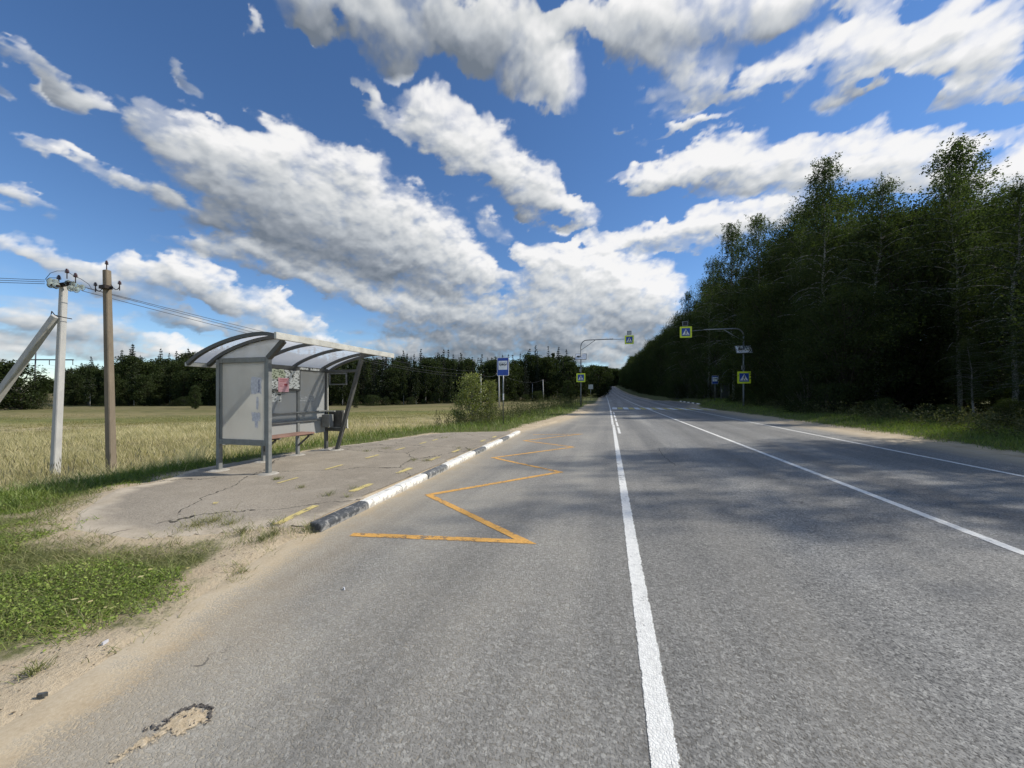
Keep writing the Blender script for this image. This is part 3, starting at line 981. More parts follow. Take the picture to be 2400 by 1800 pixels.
def sheet(name, polys, mat, lift, cell=.012, pad=.05):
    """thin irregular deposit with a crumbling outline"""
    allp = [p for q_ in polys for p in q_]
    gx_ = np.arange(min(p[0] for p in allp) - pad, max(p[0] for p in allp) + pad, cell)
    gy_ = np.arange(min(p[1] for p in allp) - pad, max(p[1] for p in allp) + pad, cell)
    X_, Y_ = np.meshgrid(gx_, gy_, indexing='ij')
    d = np.maximum.reduce([sdist(q_, X_, Y_) for q_ in polys])
    Z_ = zroad(Y_) + lift + np.clip(d, 0, .05) * .10
    idx_ = np.arange(X_.size).reshape(X_.shape)
    k_ = (d > -pad * .8)
    cl_ = k_[:-1, :-1] & k_[1:, :-1] & k_[1:, 1:] & k_[:-1, 1:]
    q_ = np.stack([idx_[:-1, :-1], idx_[1:, :-1], idx_[1:, 1:], idx_[:-1, 1:]], -1)[cl_]
    us, inv_ = np.unique(q_, return_inverse=True)
    me_ = np_mesh(name, np.stack([X_, Y_, Z_], -1).reshape(-1, 3)[us], quad=inv_.reshape(-1, 4), smooth=True)
    attr(me_, 'inside', d.ravel()[us])
    return props(link(name, me_, mat), kind='structure')


m_fill, nb, out = material('pothole_sand')
pos = nb.n('ShaderNodeTexCoord').outputs['Object']
nn = nb.noise(pos, 34, 7, .68)
ia = nb.n('ShaderNodeAttribute', attribute_name='inside').outputs['Fac']
p = principled(nb, out, nb.ramp(nn, [(.3, (.42, .32, .20)), (.5, (.58, .46, .30)), (.7, (.70, .59, .42))]), .95, normal=bump(nb, nn, .9, .02), spec=.1)
nb.set(p, 'Alpha', nb.step(nb.m('ADD', ia, nb.m('MULTIPLY', nb.m('SUBTRACT', nn, .52), .16)), -.004, .010))
tail = [at(u, v)[:2] for u, v in [(388, 1711), (340, 1726), (285, 1766), (236, 1798), (252, 1799), (312, 1764), (392, 1722)]]
sheet('pothole_sand', [ph, tail], m_fill, .0035)
m_crumb = simple('broken_asphalt', (.12, .108, .095), .9, var=.7, scale=40)
mb = MB()
rim = [at(u, v)[:2] for u, v in [(336, 1709), (352, 1707), (372, 1707), (388, 1692), (400, 1684), (428, 1666), (447, 1658), (472, 1655), (491, 1659), (494, 1674), (489, 1688)]]
for i in range(len(rim) - 1):
    a, b_ = rim[i], rim[i + 1]
    heavy = .7 if i >= 5 else .3
    for f in np.linspace(0, 1, int(18 * heavy)):
        x, y = a[0] + (b_[0] - a[0]) * f + random.gauss(0, .006), a[1] + (b_[1] - a[1]) * f + random.gauss(0, .006)
        s = random.uniform(.0022, .0075)
        R3 = Matrix.Rotation(random.random() * 6, 3, 'Z') @ Matrix.Rotation(random.random() * .8, 3, 'X')
        mb.box((x - s, y - s * .7, -.002), (x + s, y + s * .7, s * .9), R3)
for k in range(7):
    x, y = cx + random.gauss(0, .05), cy + random.gauss(0, .02)
    s = random.uniform(.002, .006)
    mb.box((x - s, y - s, .004), (x + s, y + s, .006 + s), Matrix.Rotation(random.random() * 6, 3, 'Z'))
props(mb.build('pothole_rim', m_crumb), kind='structure')

# a few open cracks in the carriageway
m_crack = simple('open_crack', (.028, .027, .026), .95, var=.3, scale=30)
for pts in ([(1544, 1051), (1550, 1062), (1556, 1070), (1566, 1079), (1578, 1086), (1586, 1093)],):
    wp = [at(u, v)[:2] for u, v in pts]
    fine_ = []
    for i in range(len(wp) - 1):
        for f in np.linspace(0, 1, 7)[:-1]:
            fine_.append((wp[i][0] + (wp[i + 1][0] - wp[i][0]) * f + random.gauss(0, .012), wp[i][1] + (wp[i + 1][1] - wp[i][1]) * f + random.gauss(0, .016)))
    mk = MB()
    ribbon(mk, fine_, .012, .0035)
    props(mk.build('road_crack', m_crack), kind='structure')
# ------------------------------------------------------------------ bus shelter
M_STEEL = simple('grey_painted_steel', (.225, .232, .22), .55, .2, .28, 5)
M_STEEL_D = simple('dark_grey_painted_steel', (.10, .102, .095), .55, .2, .35, 5)
M_FASCIA = simple('pale_roof_fascia_paint', (.52, .51, .45), .5, .0, .3, 4)
M_CONC = simple('pale_concrete_foot', (.42, .39, .33), .9, 0, .3, 12)
M_BENCH = simple('red_brown_bench_boards', (.25, .15, .115), .75, 0, .35, 7)
M_BLACK = simple('black_rubber', (.015, .015, .016), .5, 0, .3, 9)
M_GALV = simple('galvanised_steel', (.24, .25, .255), .42, .75, .25, 7)
M_ALU = simple('sign_back_metal', (.42, .43, .43), .45, .6, .15, 7)


def poly_sheet(name, col, trans=.45, rough=.4, ribs=90.0, axis=(0, 0, 1), alpha=.0, smear=.35):
    m, nb, out = material(name)
    pos = nb.n('ShaderNodeTexCoord').outputs['Object']
    n1 = nb.noise(pos, 2.2, 7, .65)
    n2_ = nb.noise(nb.vm('MULTIPLY', pos, (1, 1, .25)), 12, 6, .65)
    c = nb.mix(nb.step(n1, .35, .75, 0, smear), col, (.46, .44, .38))
    c = nb.mix(nb.step(n2_, .58, .74, 0, smear), c, (.52, .52, .50))
    wv = nb.m('SINE', nb.m('MULTIPLY', nb.vm('DOT_PRODUCT', pos, axis), ribs * 6.283))
    bm = bump(nb, nb.m('ADD', nb.m('MULTIPLY', wv, .3), n1), .25, .006)
    df = nb.n('ShaderNodeBsdfDiffuse', {'Color': c, 'Normal': bm})
    tl = nb.n('ShaderNodeBsdfTranslucent', {'Color': c, 'Normal': bm})
    mx = nb.n('ShaderNodeMixShader', {0: trans, 1: df, 2: tl})
    gl = nb.n('ShaderNodeBsdfGlossy', {'Color': (.8, .8, .8, 1), 'Roughness': rough, 'Normal': bm})
    m2 = nb.n('ShaderNodeMixShader', {0: .06, 1: mx, 2: gl})
    fin = m2
    if alpha:
        tp = nb.n('ShaderNodeBsdfTransparent', {'Color': (.9, .92, .95, 1)})
        fin = nb.n('ShaderNodeMixShader', {0: nb.step(n1, .3, .7, alpha * 1.15, alpha * .75), 1: m2, 2: tp})
    nb.nt.links.new(fin.outputs[0], out.inputs[0])
    return m


M_SIDE = poly_sheet('milky_side_panel', (.76, .76, .72), .78, .35, 110, (0, 0, 1), .06, .22)
M_BACK = poly_sheet('grey_back_panel', (.46, .47, .455), .35, .4, 110, (0, 0, 1), .05, .5)
M_ROOF = poly_sheet('clear_roof_sheet', (.88, .88, .87), .76, .3, 70, (0, 1, 0), .30, .15)

SX, SY = -7.2, 5.35            # near back post
PZ = PLAT_H - .002
sh = empty('bus_shelter', (SX, SY, 0), 'grey steel bus shelter with curved clear roof, milky side panel and pasted posters', 'bus shelter')
A_ = .076


def post(x, y, z0, z1, name='post', mat=M_STEEL, w=A_, x1=None, foot=True):
    mb = MB()
    mb.bar((x, y, z0), (x if x1 is None else x1, y, z1), w, w, (0, 1, 0))
    o = mb.build(name, mat, sh, bevel=.006)
    if foot:
        fb = MB()
        fb.lathe([(.16, z0 - .04), (.17, z0 + .012), (.13, z0 + .03), (.06, z0 + .034)], 12, Matrix.Translation((x, y, 0)))
        fo = fb.build('foot', M_CONC, o)
    return o


D_ = 1.18
post(0, 0, PZ, 2.2)
post(0, .92, PZ, 2.12, w=.06, mat=M_STEEL)
post(0, 1.82, PZ, 2.12, w=.07)
post(0, 2.73, PZ, 2.2, mat=M_STEEL_D)
post(D_, 0, PZ, 2.22)
o = post(.33, 2.73, PZ, 2.42, 'slanted_post', M_STEEL_D, .085, 1.07)
mb = MB()
mb.bar((D_, 0, 2.2), (1.52, 0, 2.50), .085, .085, (0, 1, 0))
mb.build('roof_strut', M_STEEL_D, sh, .005)
# roof profile, x across (from the back), z up
prof = [(-.27, 2.10), (-.05, 2.235), (.2, 2.345), (.55, 2.455), (.95, 2.54), (1.35, 2.578), (1.6, 2.565), (1.76, 2.53)]


def curve(pts, n=22):
    P_ = [Vector((p[0], p[1])) for p in pts]
    out_ = []
    for i in range(len(P_) - 1):
        p0, p1, p2, p3 = P_[max(i - 1, 0)], P_[i], P_[i + 1], P_[min(i + 2, len(P_) - 1)]
        for f in np.linspace(0, 1, 4)[:-1]:
            out_.append(.5 * ((2 * p1) + (p2 - p0) * f + (2 * p0 - 5 * p1 + 4 * p2 - p3) * f * f + (3 * p1 - p0 - 3 * p2 + p3) * f ** 3))
    out_.append(P_[-1])
    return [(p.x, p.y) for p in out_]


arc = curve(prof)
Y0r, Y1r = -.36, 3.05
mb = MB()
n = len(arc)
nor = []
vs = [(x, Y0r + .01, z + .034) for x, z in arc] + [(x, Y1r - .01, z + .034) for x, z in arc] + [(x, Y0r + .01, z + .040) for x, z in arc] + [(x, Y1r - .01, z + .040) for x, z in arc]
fs = [(i, i + 1, n + i + 1, n + i) for i in range(n - 1)]
mb.add([v for v in vs[:2 * n]], fs)
mb.build('roof_sheet', M_ROOF, sh, smooth=True)
for y, wd, mt_ in ((Y0r, .06, M_STEEL_D), (0, .075, M_STEEL_D), (.92, .05, M_STEEL_D), (1.82, .05, M_STEEL_D), (2.73, .07, M_STEEL_D), (Y1r, .06, M_STEEL_D)):
    mb = MB()
    for i in range(n - 1):
        mb.bar((arc[i][0], y, arc[i][1]), (arc[i + 1][0], y, arc[i + 1][1]), wd, .06, (0, 0, 1))
    mb.build('roof_rib', mt_, sh)
mb = MB()
mb.bar((1.765, Y0r - .04, 2.53), (1.765, Y1r + .04, 2.53), .05, .115, (0, 0, 1))
mb.build('roof_fascia', M_FASCIA, sh, .004)
mb = MB()
mb.bar((-.285, Y0r - .03, 2.09), (-.285, Y1r + .03, 2.09), .04, .07, (0, 0, 1))
mb.build('roof_gutter', M_FASCIA, sh, .004)
# near side panel and its frame
mb = MB()
mb.box((.045, -.035, 2.13), (D_ - .045, .035, 2.22))
mb.box((.045, -.035, .60), (D_ - .045, .035, .70))
mb.box((.046, -.02, .702), (.082, .02, 2.128))
mb.box((D_ - .082, -.02, .702), (D_ - .046, .02, 2.128))
mb.build('side_panel_frame', M_STEEL, sh, .004)
mb = MB()
mb.box((.084, -.006, .703), (D_ - .084, .006, 2.127))
side = mb.build('side_panel', M_SIDE, sh)
M_GLASSUP = poly_sheet('milky_gable_panel', (.84, .86, .87), .7, .3, 90, (0, 0, 1), .15, .4)
mb = MB()
gab = [(.03, 2.224)] + [(x, z - .034) for x, z in arc if .06 < x < 1.45] + [(D_ + .26, 2.44), (D_ + .03, 2.224)]
mb.plate(gab, -.004, .004)
mb.build('gable_panel', M_GLASSUP, sh)
M_PAPER_W = simple('white_paper_scrap', (.60, .60, .63), .8, 0, .25, 20)
M_INK = simple('blue_ink', (.06, .08, .22), .7, 0, .3, 40)


def scrap(mb, cx_, cz_, w_, h_, y, rough_=.12, k=5, plane='xz', x=0):
    pts = []
    for (a, b) in ((0, 0), (1, 0), (1, 1), (0, 1)):
        pts.append((a, b))
    ring = []
    for i in range(4):
        a, b = pts[i], pts[(i + 1) % 4]
        for f in np.linspace(0, 1, k + 1)[:-1]:
            ring.append((cx_ + (a[0] + (b[0] - a[0]) * f - .5 + random.uniform(-1, 1) * rough_ * .3) * w_, cz_ + (a[1] + (b[1] - a[1]) * f - .5 + random.uniform(-1, 1) * rough_ * .3) * h_))
    if plane == 'xz':
        mb.add([(px2, y, pz2) for px2, pz2 in ring], [tuple(range(len(ring)))])
    else:
        mb.add([(y, px2, pz2) for px2, pz2 in ring], [tuple(range(len(ring)))[::-1]])


mb = MB()
scrap(mb, .905, 1.70, .24, .31, -.0085, .18)
s1 = mb.build('torn_notice', M_PAPER_W, side)
mb = MB()
for i in range(9):
    scrap(mb, .965 + random.uniform(-.006, .006), 1.80 - i * .026, .03, .014, -.0105, .3, 2)
mb.build('ink_line', M_INK, s1)
mb = MB()
scrap(mb, .90, 1.13, .20, .16, -.0085, .3)
scrap(mb, .905, 1.00, .08, .16, -.0090, .35)
scrap(mb, .93, 1.38, .05, .22, -.0090, .5)
mb.build('paper_residue', M_PAPER_W, side)
# back wall
mb = MB()
mb.box((-.03, .045, 2.11), (.03, 2.685, 2.20))
mb.build('top_beam', M_STEEL_D, sh, .004)
for y0, y1 in ((.05, .885), (.955, 1.78), (1.86, 2.685)):
    mb = MB()
    mb.box((-.006, y0, .56), (.006, y1, 2.105))
    mb.build('back_panel', M_BACK, sh)
for z, hgt in ((1.11, .03), (.905, .05)):
    mb = MB()
    mb.box((.036, .046, z - hgt / 2), (.062, 2.684, z + hgt / 2))
    mb.build('back_rail', M_STEEL, sh, .003)
# notice board over the middle bays with pasted sheets
bd = MB().box((.045, .80, 1.62), (.066, 1.84, 2.104)).build('notice_board', M_STEEL_D, sh, .003)


def printed(name, base, ink, scale, lo, hi, stretch=(1, 1, 1), tint=None):
    m, nb, out = material(name)
    pos = nb.n('ShaderNodeTexCoord').outputs['Object']
    nz = nb.noise(nb.vm('MULTIPLY', pos, stretch), scale, 7, .7)
    c = nb.mix(nb.step(nz, lo, hi), base, ink)
    if tint:
        c = nb.mix(nb.step(nb.noise(pos, 4, 3, .5), .45, .6), c, tint)
    principled(nb, out, c, .75, spec=.2)
    return m


M_SHRED = printed('shredded_bills', (.66, .67, .62), (.04, .045, .035), 17, .50, .58, (1, 1, 1.4))
M_SHRED2 = printed('green_shredded_bills', (.52, .56, .40), (.05, .06, .03), 22, .48, .58, (1, 1, 1.5))
M_PINK = printed('pink_bill', (.70, .42, .43), (.55, .24, .26), 40, .5, .6, (1, .2, 2))
M_RED = simple('red_print', (.40, .07, .08), .7, 0, .2, 30)
M_LBLUE = printed('blue_poster_scrap', (.22, .36, .42), (.30, .45, .5), 14, .4, .6)
M_ORNG = printed('orange_poster_scrap', (.72, .30, .06), (.75, .52, .12), 16, .45, .55, (1, .4, 2))
M_GRNP = printed('green_poster_scrap', (.30, .38, .04), (.05, .07, .01), 14, .5, .6)
XB = .0685


def bill(name, y0, y1, z0, z1, mat, k=0, rough_=.08, parent=bd):
    mb2 = MB()
    scrap(mb2, (y0 + y1) / 2, (z0 + z1) / 2, y1 - y0, z1 - z0, XB + k * .0018, rough_, 6, 'yz')
    return mb2.build(name, mat, parent)


bill('shredded_bill', .90, 1.36, 1.66, 2.095, M_SHRED, 0, .12)
bill('shredded_bill', 1.30, 1.80, 1.665, 2.09, M_SHRED, 1, .08)
bill('green_shredded_bill', 1.02, 1.40, 1.88, 2.095, M_SHRED2, 2, .3)
bill('blue_poster_scrap', .86, 1.02, 2.02, 2.10, M_LBLUE, 3, .1)
bill('orange_poster_scrap', .86, 1.03, 1.955, 2.02, M_ORNG, 3, .1)
bill('green_poster_scrap', .86, 1.01, 1.80, 1.955, M_GRNP, 3, .1)
pk = bill('pink_bill', 1.22, 1.50, 1.59, 1.91, M_PINK, 4, .05)
mb = MB()
for i, (z, a, b, hgt) in enumerate(((1.882, 1.25, 1.46, .012), (1.858, 1.25, 1.44, .010), (1.835, 1.25, 1.46, .006), (1.820, 1.25, 1.42, .006), (1.79, 1.25, 1.35, .006), (1.765, 1.25, 1.34, .006), (1.735, 1.25, 1.33, .006), (1.71, 1.25, 1.45, .006))):
    scrap(mb, (a + b) / 2, z, b - a, hgt, XB + .0090, .1, 3, 'yz')
scrap(mb, 1.415, 1.757, .085, .045, XB + .0090, .1, 3, 'yz')
mb.build('printed_line', M_RED, pk)
bp = [c for c in sh.children if c.name.startswith('back_panel')]
mb = MB()
scrap(mb, 1.245, 1.49, .24, .24, .0085, .1, 6, 'yz')
mb.build('black_and_white_bill', M_SHRED, bp[1])
mb = MB()
scrap(mb, 1.03, 1.48, .12, .25, .0085, .25, 6, 'yz')
mb.build('peeling_bill', M_SHRED, bp[1])
mb = MB()
scrap(mb, 2.08, 1.42, .42, .16, .0085, .25, 6, 'yz')
M_RES = printed('glue_residue', (.30, .31, .30), (.62, .62, .60), 20, .55, .62, (1, .5, 2))
mb.build('glue_residue', M_RES, bp[2])
mb = MB()
scrap(mb, 1.98, 2.157, .26, .05, .0325, .15, 6, 'yz')
scrap(mb, 2.32, 2.155, .30, .05, .0325, .15, 6, 'yz')
tb = [c for c in sh.children if c.name.startswith('top_beam')][0]
mb.build('beam_sticker', M_SHRED, tb)
# bench
mb = MB()
for i in range(3):
    mb.box((.09 + i * .125, .06, .615), (.205 + i * .125, 1.86, .655))
bench = mb.build('bench_seat', M_BENCH, sh, .005)
for y in (.92, 1.82):
    mb = MB()
    mb.bar((.05, y, .57), (.44, y, .60), .04, .04)
    mb.bar((.03, y, .33), (.33, y, .565), .035, .035)
    mb.build('bench_bracket', M_STEEL_D, sh)
# far end frame
mb = MB()
mb.box((.046, 2.70, 2.10), (.93, 2.76, 2.17))
mb.build('end_top_bar', M_STEEL_D, sh, .003)
mb = MB()
mb.box((.046, 2.70, .585), (.46, 2.76, .665))
mb.build('end_low_bar', M_STEEL_D, sh, .003)
mb = MB()
for a, b in (((.10, 2.71, 1.78), (.64, 2.74, 1.81)), ((.10, 2.71, 2.06), (.64, 2.74, 2.09)), ((.10, 2.71, 1.813), (.125, 2.74, 2.057)), ((.615, 2.71, 1.813), (.64, 2.74, 2.057))):
    mb.box(a, b)
mb.build('empty_timetable_frame', M_GALV, sh)
mb = MB()
mb.box((.06, 2.69, 1.12), (.085, 2.715, 2.09))
mb.box((.06, 2.69, 1.085), (.30, 2.715, 1.115))
mb.build('end_flat_bar', M_FASCIA, sh)
for y0 in (2.50,):
    mb = MB()
    mb.box((.066, y0, .70), (.30, y0 + .15, 1.02))
    mb.build('bench_arm_box', M_STEEL, sh, .006)

for z_ in (2.175, .65):
    for x_ in (.12, .42, .76, 1.06):
        MB().lathe([(.011, 0), (.011, .006), (.006, .009)], 6, Matrix.Translation((x_, -.035, z_)) @ Matrix.Rotation(RAD(90), 4, 'X')).build('frame_bolt', M_GALV, sh)
# litter bin hung in the end frame
bn = empty('litter_bin', (SX + .27, SY + 2.86, .69), 'dark grey metal litter bin hung inside the far end frame of the shelter', 'litter bin')
mb = MB()
mb.add([(-.17, -.11, 0), (.17, -.11, 0), (.17, .11, 0), (-.17, .11, 0), (-.20, -.13, .42), (.20, -.13, .42), (.20, .13, .42), (-.20, .13, .42),
        (-.18, -.11, .42), (.18, -.11, .42), (.18, .11, .42), (-.18, .11, .42), (-.16, -.1, .05), (.16, -.1, .05), (.16, .1, .05), (-.16, .1, .05)],
       [(0, 3, 2, 1), (0, 1, 5, 4), (1, 2, 6, 5), (2, 3, 7, 6), (3, 0, 4, 7), (4, 5, 9, 8), (5, 6, 10, 9), (6, 7, 11, 10), (7, 4, 8, 11), (8, 9, 13, 12), (9, 10, 14, 13), (10, 11, 15, 14), (11, 8, 12, 15), (12, 13, 14, 15)])
mb.build('bin_body', M_STEEL_D, bn, .004)
mb = MB()
for x in (.225, .32):
    mb.box((x, -.10, -.02), (x + .035, -.07, .43))
mb.box((-.2, -.10, -.03), (.36, -.07, -.002))
mb.build('bin_bracket', M_FASCIA, bn)

# ------------------------------------------------------------------ signs
def sheeting(name, col, rough=.45):
    m, nb, out = material(name)
    pos = nb.n('ShaderNodeTexCoord').outputs['Object']
    n1 = nb.noise(pos, 3, 5, .6)
    hexa = nb.vor(pos, 220, 'DISTANCE_TO_EDGE').outputs['Distance']
    c = nb.vm('SCALE', tuple(col), scale=nb.m('MULTIPLY', nb.step(n1, .3, .7, .86, 1.08), nb.step(hexa, 0, .1, .93, 1.0)))
    principled(nb, out, c, rough, spec=.5)
    return m


M_SBLUE = sheeting('blue_reflective_sheet', (.018, .075, .40))
M_SWHITE = sheeting('white_reflective_sheet', (.86, .88, .90))
M_SBLACK = sheeting('black_sign_print', (.012, .012, .014))
M_SLIME = sheeting('yellow_green_reflective_sheet', (.82, .93, .05))


def rrect(w_, h_, r, cx_=0, cz_=0, k=4):
    pts = []
    for sx, sz, a0 in ((1, 1, 0), (-1, 1, 90), (-1, -1, 180), (1, -1, 270)):
        for i in range(k + 1):
            a = RAD(a0 + 90 * i / k)
            pts.append((cx_ + sx * (w_ / 2 - r) + r * math.cos(a), cz_ + sz * (h_ / 2 - r) + r * math.sin(a)))
    return pts[::-1]


def disc(r, cx_, cz_, k=14):
    return [(cx_ + r * math.cos(-2 * math.pi * i / k), cz_ + r * math.sin(-2 * math.pi * i / k)) for i in range(k)]


def bus_sign_board(parent, w_, h_, z, full=True):
    bz = z + h_ / 2
    b = MB().plate(rrect(w_, h_, .05, 0, bz), -.02, .0).build('sign_board', M_SWHITE, parent)
    MB().plate(rrect(w_ * .93, h_ * .955, .035, 0, bz), -.0245, -.0205).build('blue_field', M_SBLUE, b)
    pw, pz = w_ * .76, z + h_ * .575
    MB().plate(rrect(pw, pw * .94, .008, 0, pz), -.029, -.025).build('white_field', M_SWHITE, b)
    k = pw
    mb2 = MB()
    y0, y1 = -.0335, -.0295
    zb = pz + .16 * k
    # bus outline: roof, pillars, body with windows left open to the white field
    mb2.plate([(-.40 * k, zb + .10 * k), (.37 * k, zb + .10 * k), (.40 * k, zb + .075 * k), (-.40 * k, zb + .075 * k)][::-1], y0, y1)
    mb2.plate([(-.40 * k, zb - .17 * k), (.40 * k, zb - .17 * k), (.40 * k, zb - .045 * k), (-.40 * k, zb - .045 * k)], y0, y1)
    for xx in (-.385, -.215, -.02, .17, .385):
        mb2.plate([((xx - .015) * k, zb - .044 * k), ((xx + .015) * k, zb - .044 * k), ((xx + .015) * k, zb + .074 * k), ((xx - .015) * k, zb + .074 * k)], y0, y1)
    mb2.build('bus_symbol', M_SBLACK, b)
    for xx in (-.25, .20):
        ring_ = MB().plate(disc(.105 * k, xx * k, zb - .17 * k), -.0375, -.034).build('wheel_symbol', M_SWHITE, b)
        for rr_, ya, mt_ in ((.080, -.0415, M_SBLACK), (.042, -.0455, M_SWHITE)):
            MB().plate(disc(rr_ * k, xx * k, zb - .17 * k), ya, ya + .0035).build('wheel_symbol', mt_, b)
    return b


sx_, sy_, _ = at(1179, 996.5, 0)
bs = empty('bus_stop_sign', (sx_, sy_, float(terrain(sx_, sy_)) - .05), 'blue and white bus stop sign on a thin grey pole beside the leafy bush', 'road sign')
bs.rotation_euler = (0, 0, RAD(-3))
MB().tube([(0, .03, 0), (0, .03, 3.36)], .030, 10).build('pole', M_GALV, bs, smooth=True)
MB().tube([(0, .03, 1.30), (0, .03, 1.62)], .034, 10).build('pole_sticker', M_PAPER_W, bs)
bus_sign_board(bs, .615, .90, 2.50)

FIG = {  # walking figure, unit square, x right z up, origin at centre
    'head': (.035, .205, .045),
    'torso': [(.00, .165), (.055, .165), (.075, .12), (.055, -.01), (.015, -.03), (-.045, -.01), (-.03, .10)],
    'arm': [(.05, .155), (.085, .09), (.15, .03), (.13, .01), (.06, .06), (.03, .11)],
    'arm2': [(.00, .155), (-.05, .08), (-.095, .015), (-.075, -.0), (-.025, .06), (.01, .12)],
    'legf': [(.055, .0), (.085, -.10), (.15, -.21), (.20, -.24), (.195, -.26), (.12, -.25), (.045, -.11), (.0, -.01)],
    'legb': [(-.04, .0), (-.055, -.11), (-.12, -.22), (-.12, -.25), (-.07, -.25), (-.005, -.12), (.02, -.01)],
}


def crossing_board(parent, size, x, z, y=-.10, light=None):
    """square pedestrian crossing sign with its lime surround"""
    b = MB().plate(rrect(size, size, .05 * size, x, z), y - .02, y).build('crossing_sign_board', M_SLIME, parent)
    s = size * .70
    MB().plate(rrect(s, s, .01, x, z), y - .026, y - .021).build('blue_field', M_SBLUE, b)
    MB().plate([(x, z + .40 * s), (x + .43 * s, z - .36 * s), (x - .43 * s, z - .36 * s)], y - .032, y - .027).build('white_triangle', M_SWHITE, b)
    mb2 = MB()
    g = s * 1.12
    for kx in ('torso', 'arm', 'arm2', 'legf', 'legb'):
        mb2.plate([(x + px * g, z + (pz - .02) * g) for px, pz in FIG[kx]], y - .037, y - .033)
    hx, hz, hr = FIG['head']
    mb2.plate(disc(hr * g, x + hx * g - .02 * g, z + (hz + .0) * g), y - .037, y - .033)
    for i in range(4):
        xx = x + (-.27 + .17 * i) * s
        mb2.plate([(xx, z - .345 * s), (xx + .05 * s, z - .345 * s), (xx + .075 * s, z - .285 * s), (xx + .035 * s, z - .285 * s)], y - .037, y - .033)
    mb2.build('walking_figure', M_SBLACK, b)
    return b


M_PANEL = simple('pale_solar_panel', (.80, .82, .84), .35, .1, .15, 5)
M_GANTRY = simple('weathered_gantry_paint', (.17, .185, .19), .5, .4, .3, 4)


def gantry(label, x, y, top, reach, zsign, size, heavy):
    zb = float(terrain(x, y)) - .08
    g = empty('crossing_gantry', (x, y, 0), label, 'gantry', 'gantries at the pedestrian crossing')
    r = .085 if heavy else .075
    s = math.copysign(1, reach)
    pts = [(0, 0, zb), (0, 0, 1.5), (0, 0, 4.2), (0, 0, top - .75)]
    MB().tube(pts, [r, r, r * .95, r * .85], 12).build('pole', M_GANTRY, g, smooth=True)
    bend = [(0, 0, top - .75)] + [(s * .75 * (1 - math.cos(a)), 0, top - .75 + .75 * math.sin(a)) for a in np.linspace(.2, math.pi / 2, 7)]
    MB().tube(bend + [(s * (.75 + (abs(reach) - .75) * .62), 0, top + .02)], r * .72, 10).build('arm', M_GALV, g, smooth=True)
    MB().tube([(s * (.75 + (abs(reach) - .75) * .55), 0, top - .012), (reach, 0, top - .06)], r * .42, 8).build('arm_tip', M_GALV, g, smooth=True)
    MB().tube([(0, 0, top - 1.25), (s * 1.75, 0, top - .04)], r * .42, 8).build('brace', M_GALV, g, smooth=True)
    crossing_board(g, size, 0, zsign)
    crossing_board(g, size * .96, reach - s * .05, top - .16)
    # twin amber signal in its frame on the arm tip, lit panel faces away on the left one
    tb_ = empty('signal_mount', (0, 0, 0))
    bpy.data.objects.remove(tb_)
    sgx = reach + (.0 if heavy else -s * .05)
    sg = MB()
    for a, b in (((-.26, -.05, 0), (.26, .05, .05)), ((-.26, -.05, .43), (.26, .05, .48)), ((-.26, -.05, .052), (-.21, .05, .428)), ((.21, -.05, .052), (.26, .05, .428))):
        sg.box(tuple(np.array(a) + (sgx, -.06, top + .45)), tuple(np.array(b) + (sgx, -.06, top + .45)))
    fr = sg.build('signal_frame', M_GALV, g)
    MB().box((sgx - .205, -.09, top + .505), (sgx + .205, -.02, top + .875)).build('signal_lens_panel', M_SBLACK if heavy else M_ALU, fr)
    pz = top - 2.05
    pm = Matrix.Rotation(RAD(-38), 3, 'X')
    pn = MB()
    pn.box((-.66, -.02, pz - .46), (.66, .02, pz + .46), pm)
    po = pn.build('solar_panel', M_PANEL, g)
    fb = MB()
    for a, b in (((-.70, -.03, pz - .50), (.70, .03, pz - .465)), ((-.70, -.03, pz + .465), (.70, .03, pz + .50)), ((-.70, -.03, pz - .464), (-.665, .03, pz + .464)), ((.665, -.03, pz - .464), (.70, .03, pz + .464))):
        fb.box(a, b, pm, (0, 0, pz))
    fb.build('panel_frame', M_GALV, po)
    cb = MB()
    cb.box((-.50, -.16, pz - .06), (-.14, -.03, pz + .10))
    cb.build('control_box', M_STEEL_D, po)
    MB().tube([(0, 0, pz - .5), (0, .12, pz), (0, 0, pz + .3)], .025, 6).build('panel_bracket', M_GALV, po)
    MB().box((-.16, -.13, 3.9 if heavy else 4.3), (.06, .13, 4.3 if heavy else 4.7)).build('clamp', M_GALV, g)
    return g


gx, gy, _ = at(1743, 952.8, F=36)
g1 = gantry('heavier crossing gantry standing at the edge of the right-hand wood, reaching left over the road', gx, gy, 7.93, -5.25, 3.14, 1.17, True)
gx, gy, _ = at(1361.5, 952, F=46.5)
g2 = gantry('slimmer crossing gantry on the field side, reaching right over the road', gx, gy, 8.28, 5.85, 3.58, 1.10, False)

# sign seen from behind, farther on
bx_, by_, _ = at(1384.5, 907, F=80)
bk = empty('sign_back', (bx_, by_, float(terrain(bx_, by_)) - .05), 'square grey back of a far road sign left of the road', 'road sign')
hb = 1.55 + 11 / FPX * 80 - bk.location.z
MB().tube([(0, 0, 0), (0, 0, hb + .9)], .04, 8).build('pole', M_GALV, bk, smooth=True)
MB().plate(rrect(.98, .98, .05, 0, hb + .5), -.07, -.045).build('board', M_ALU, bk)

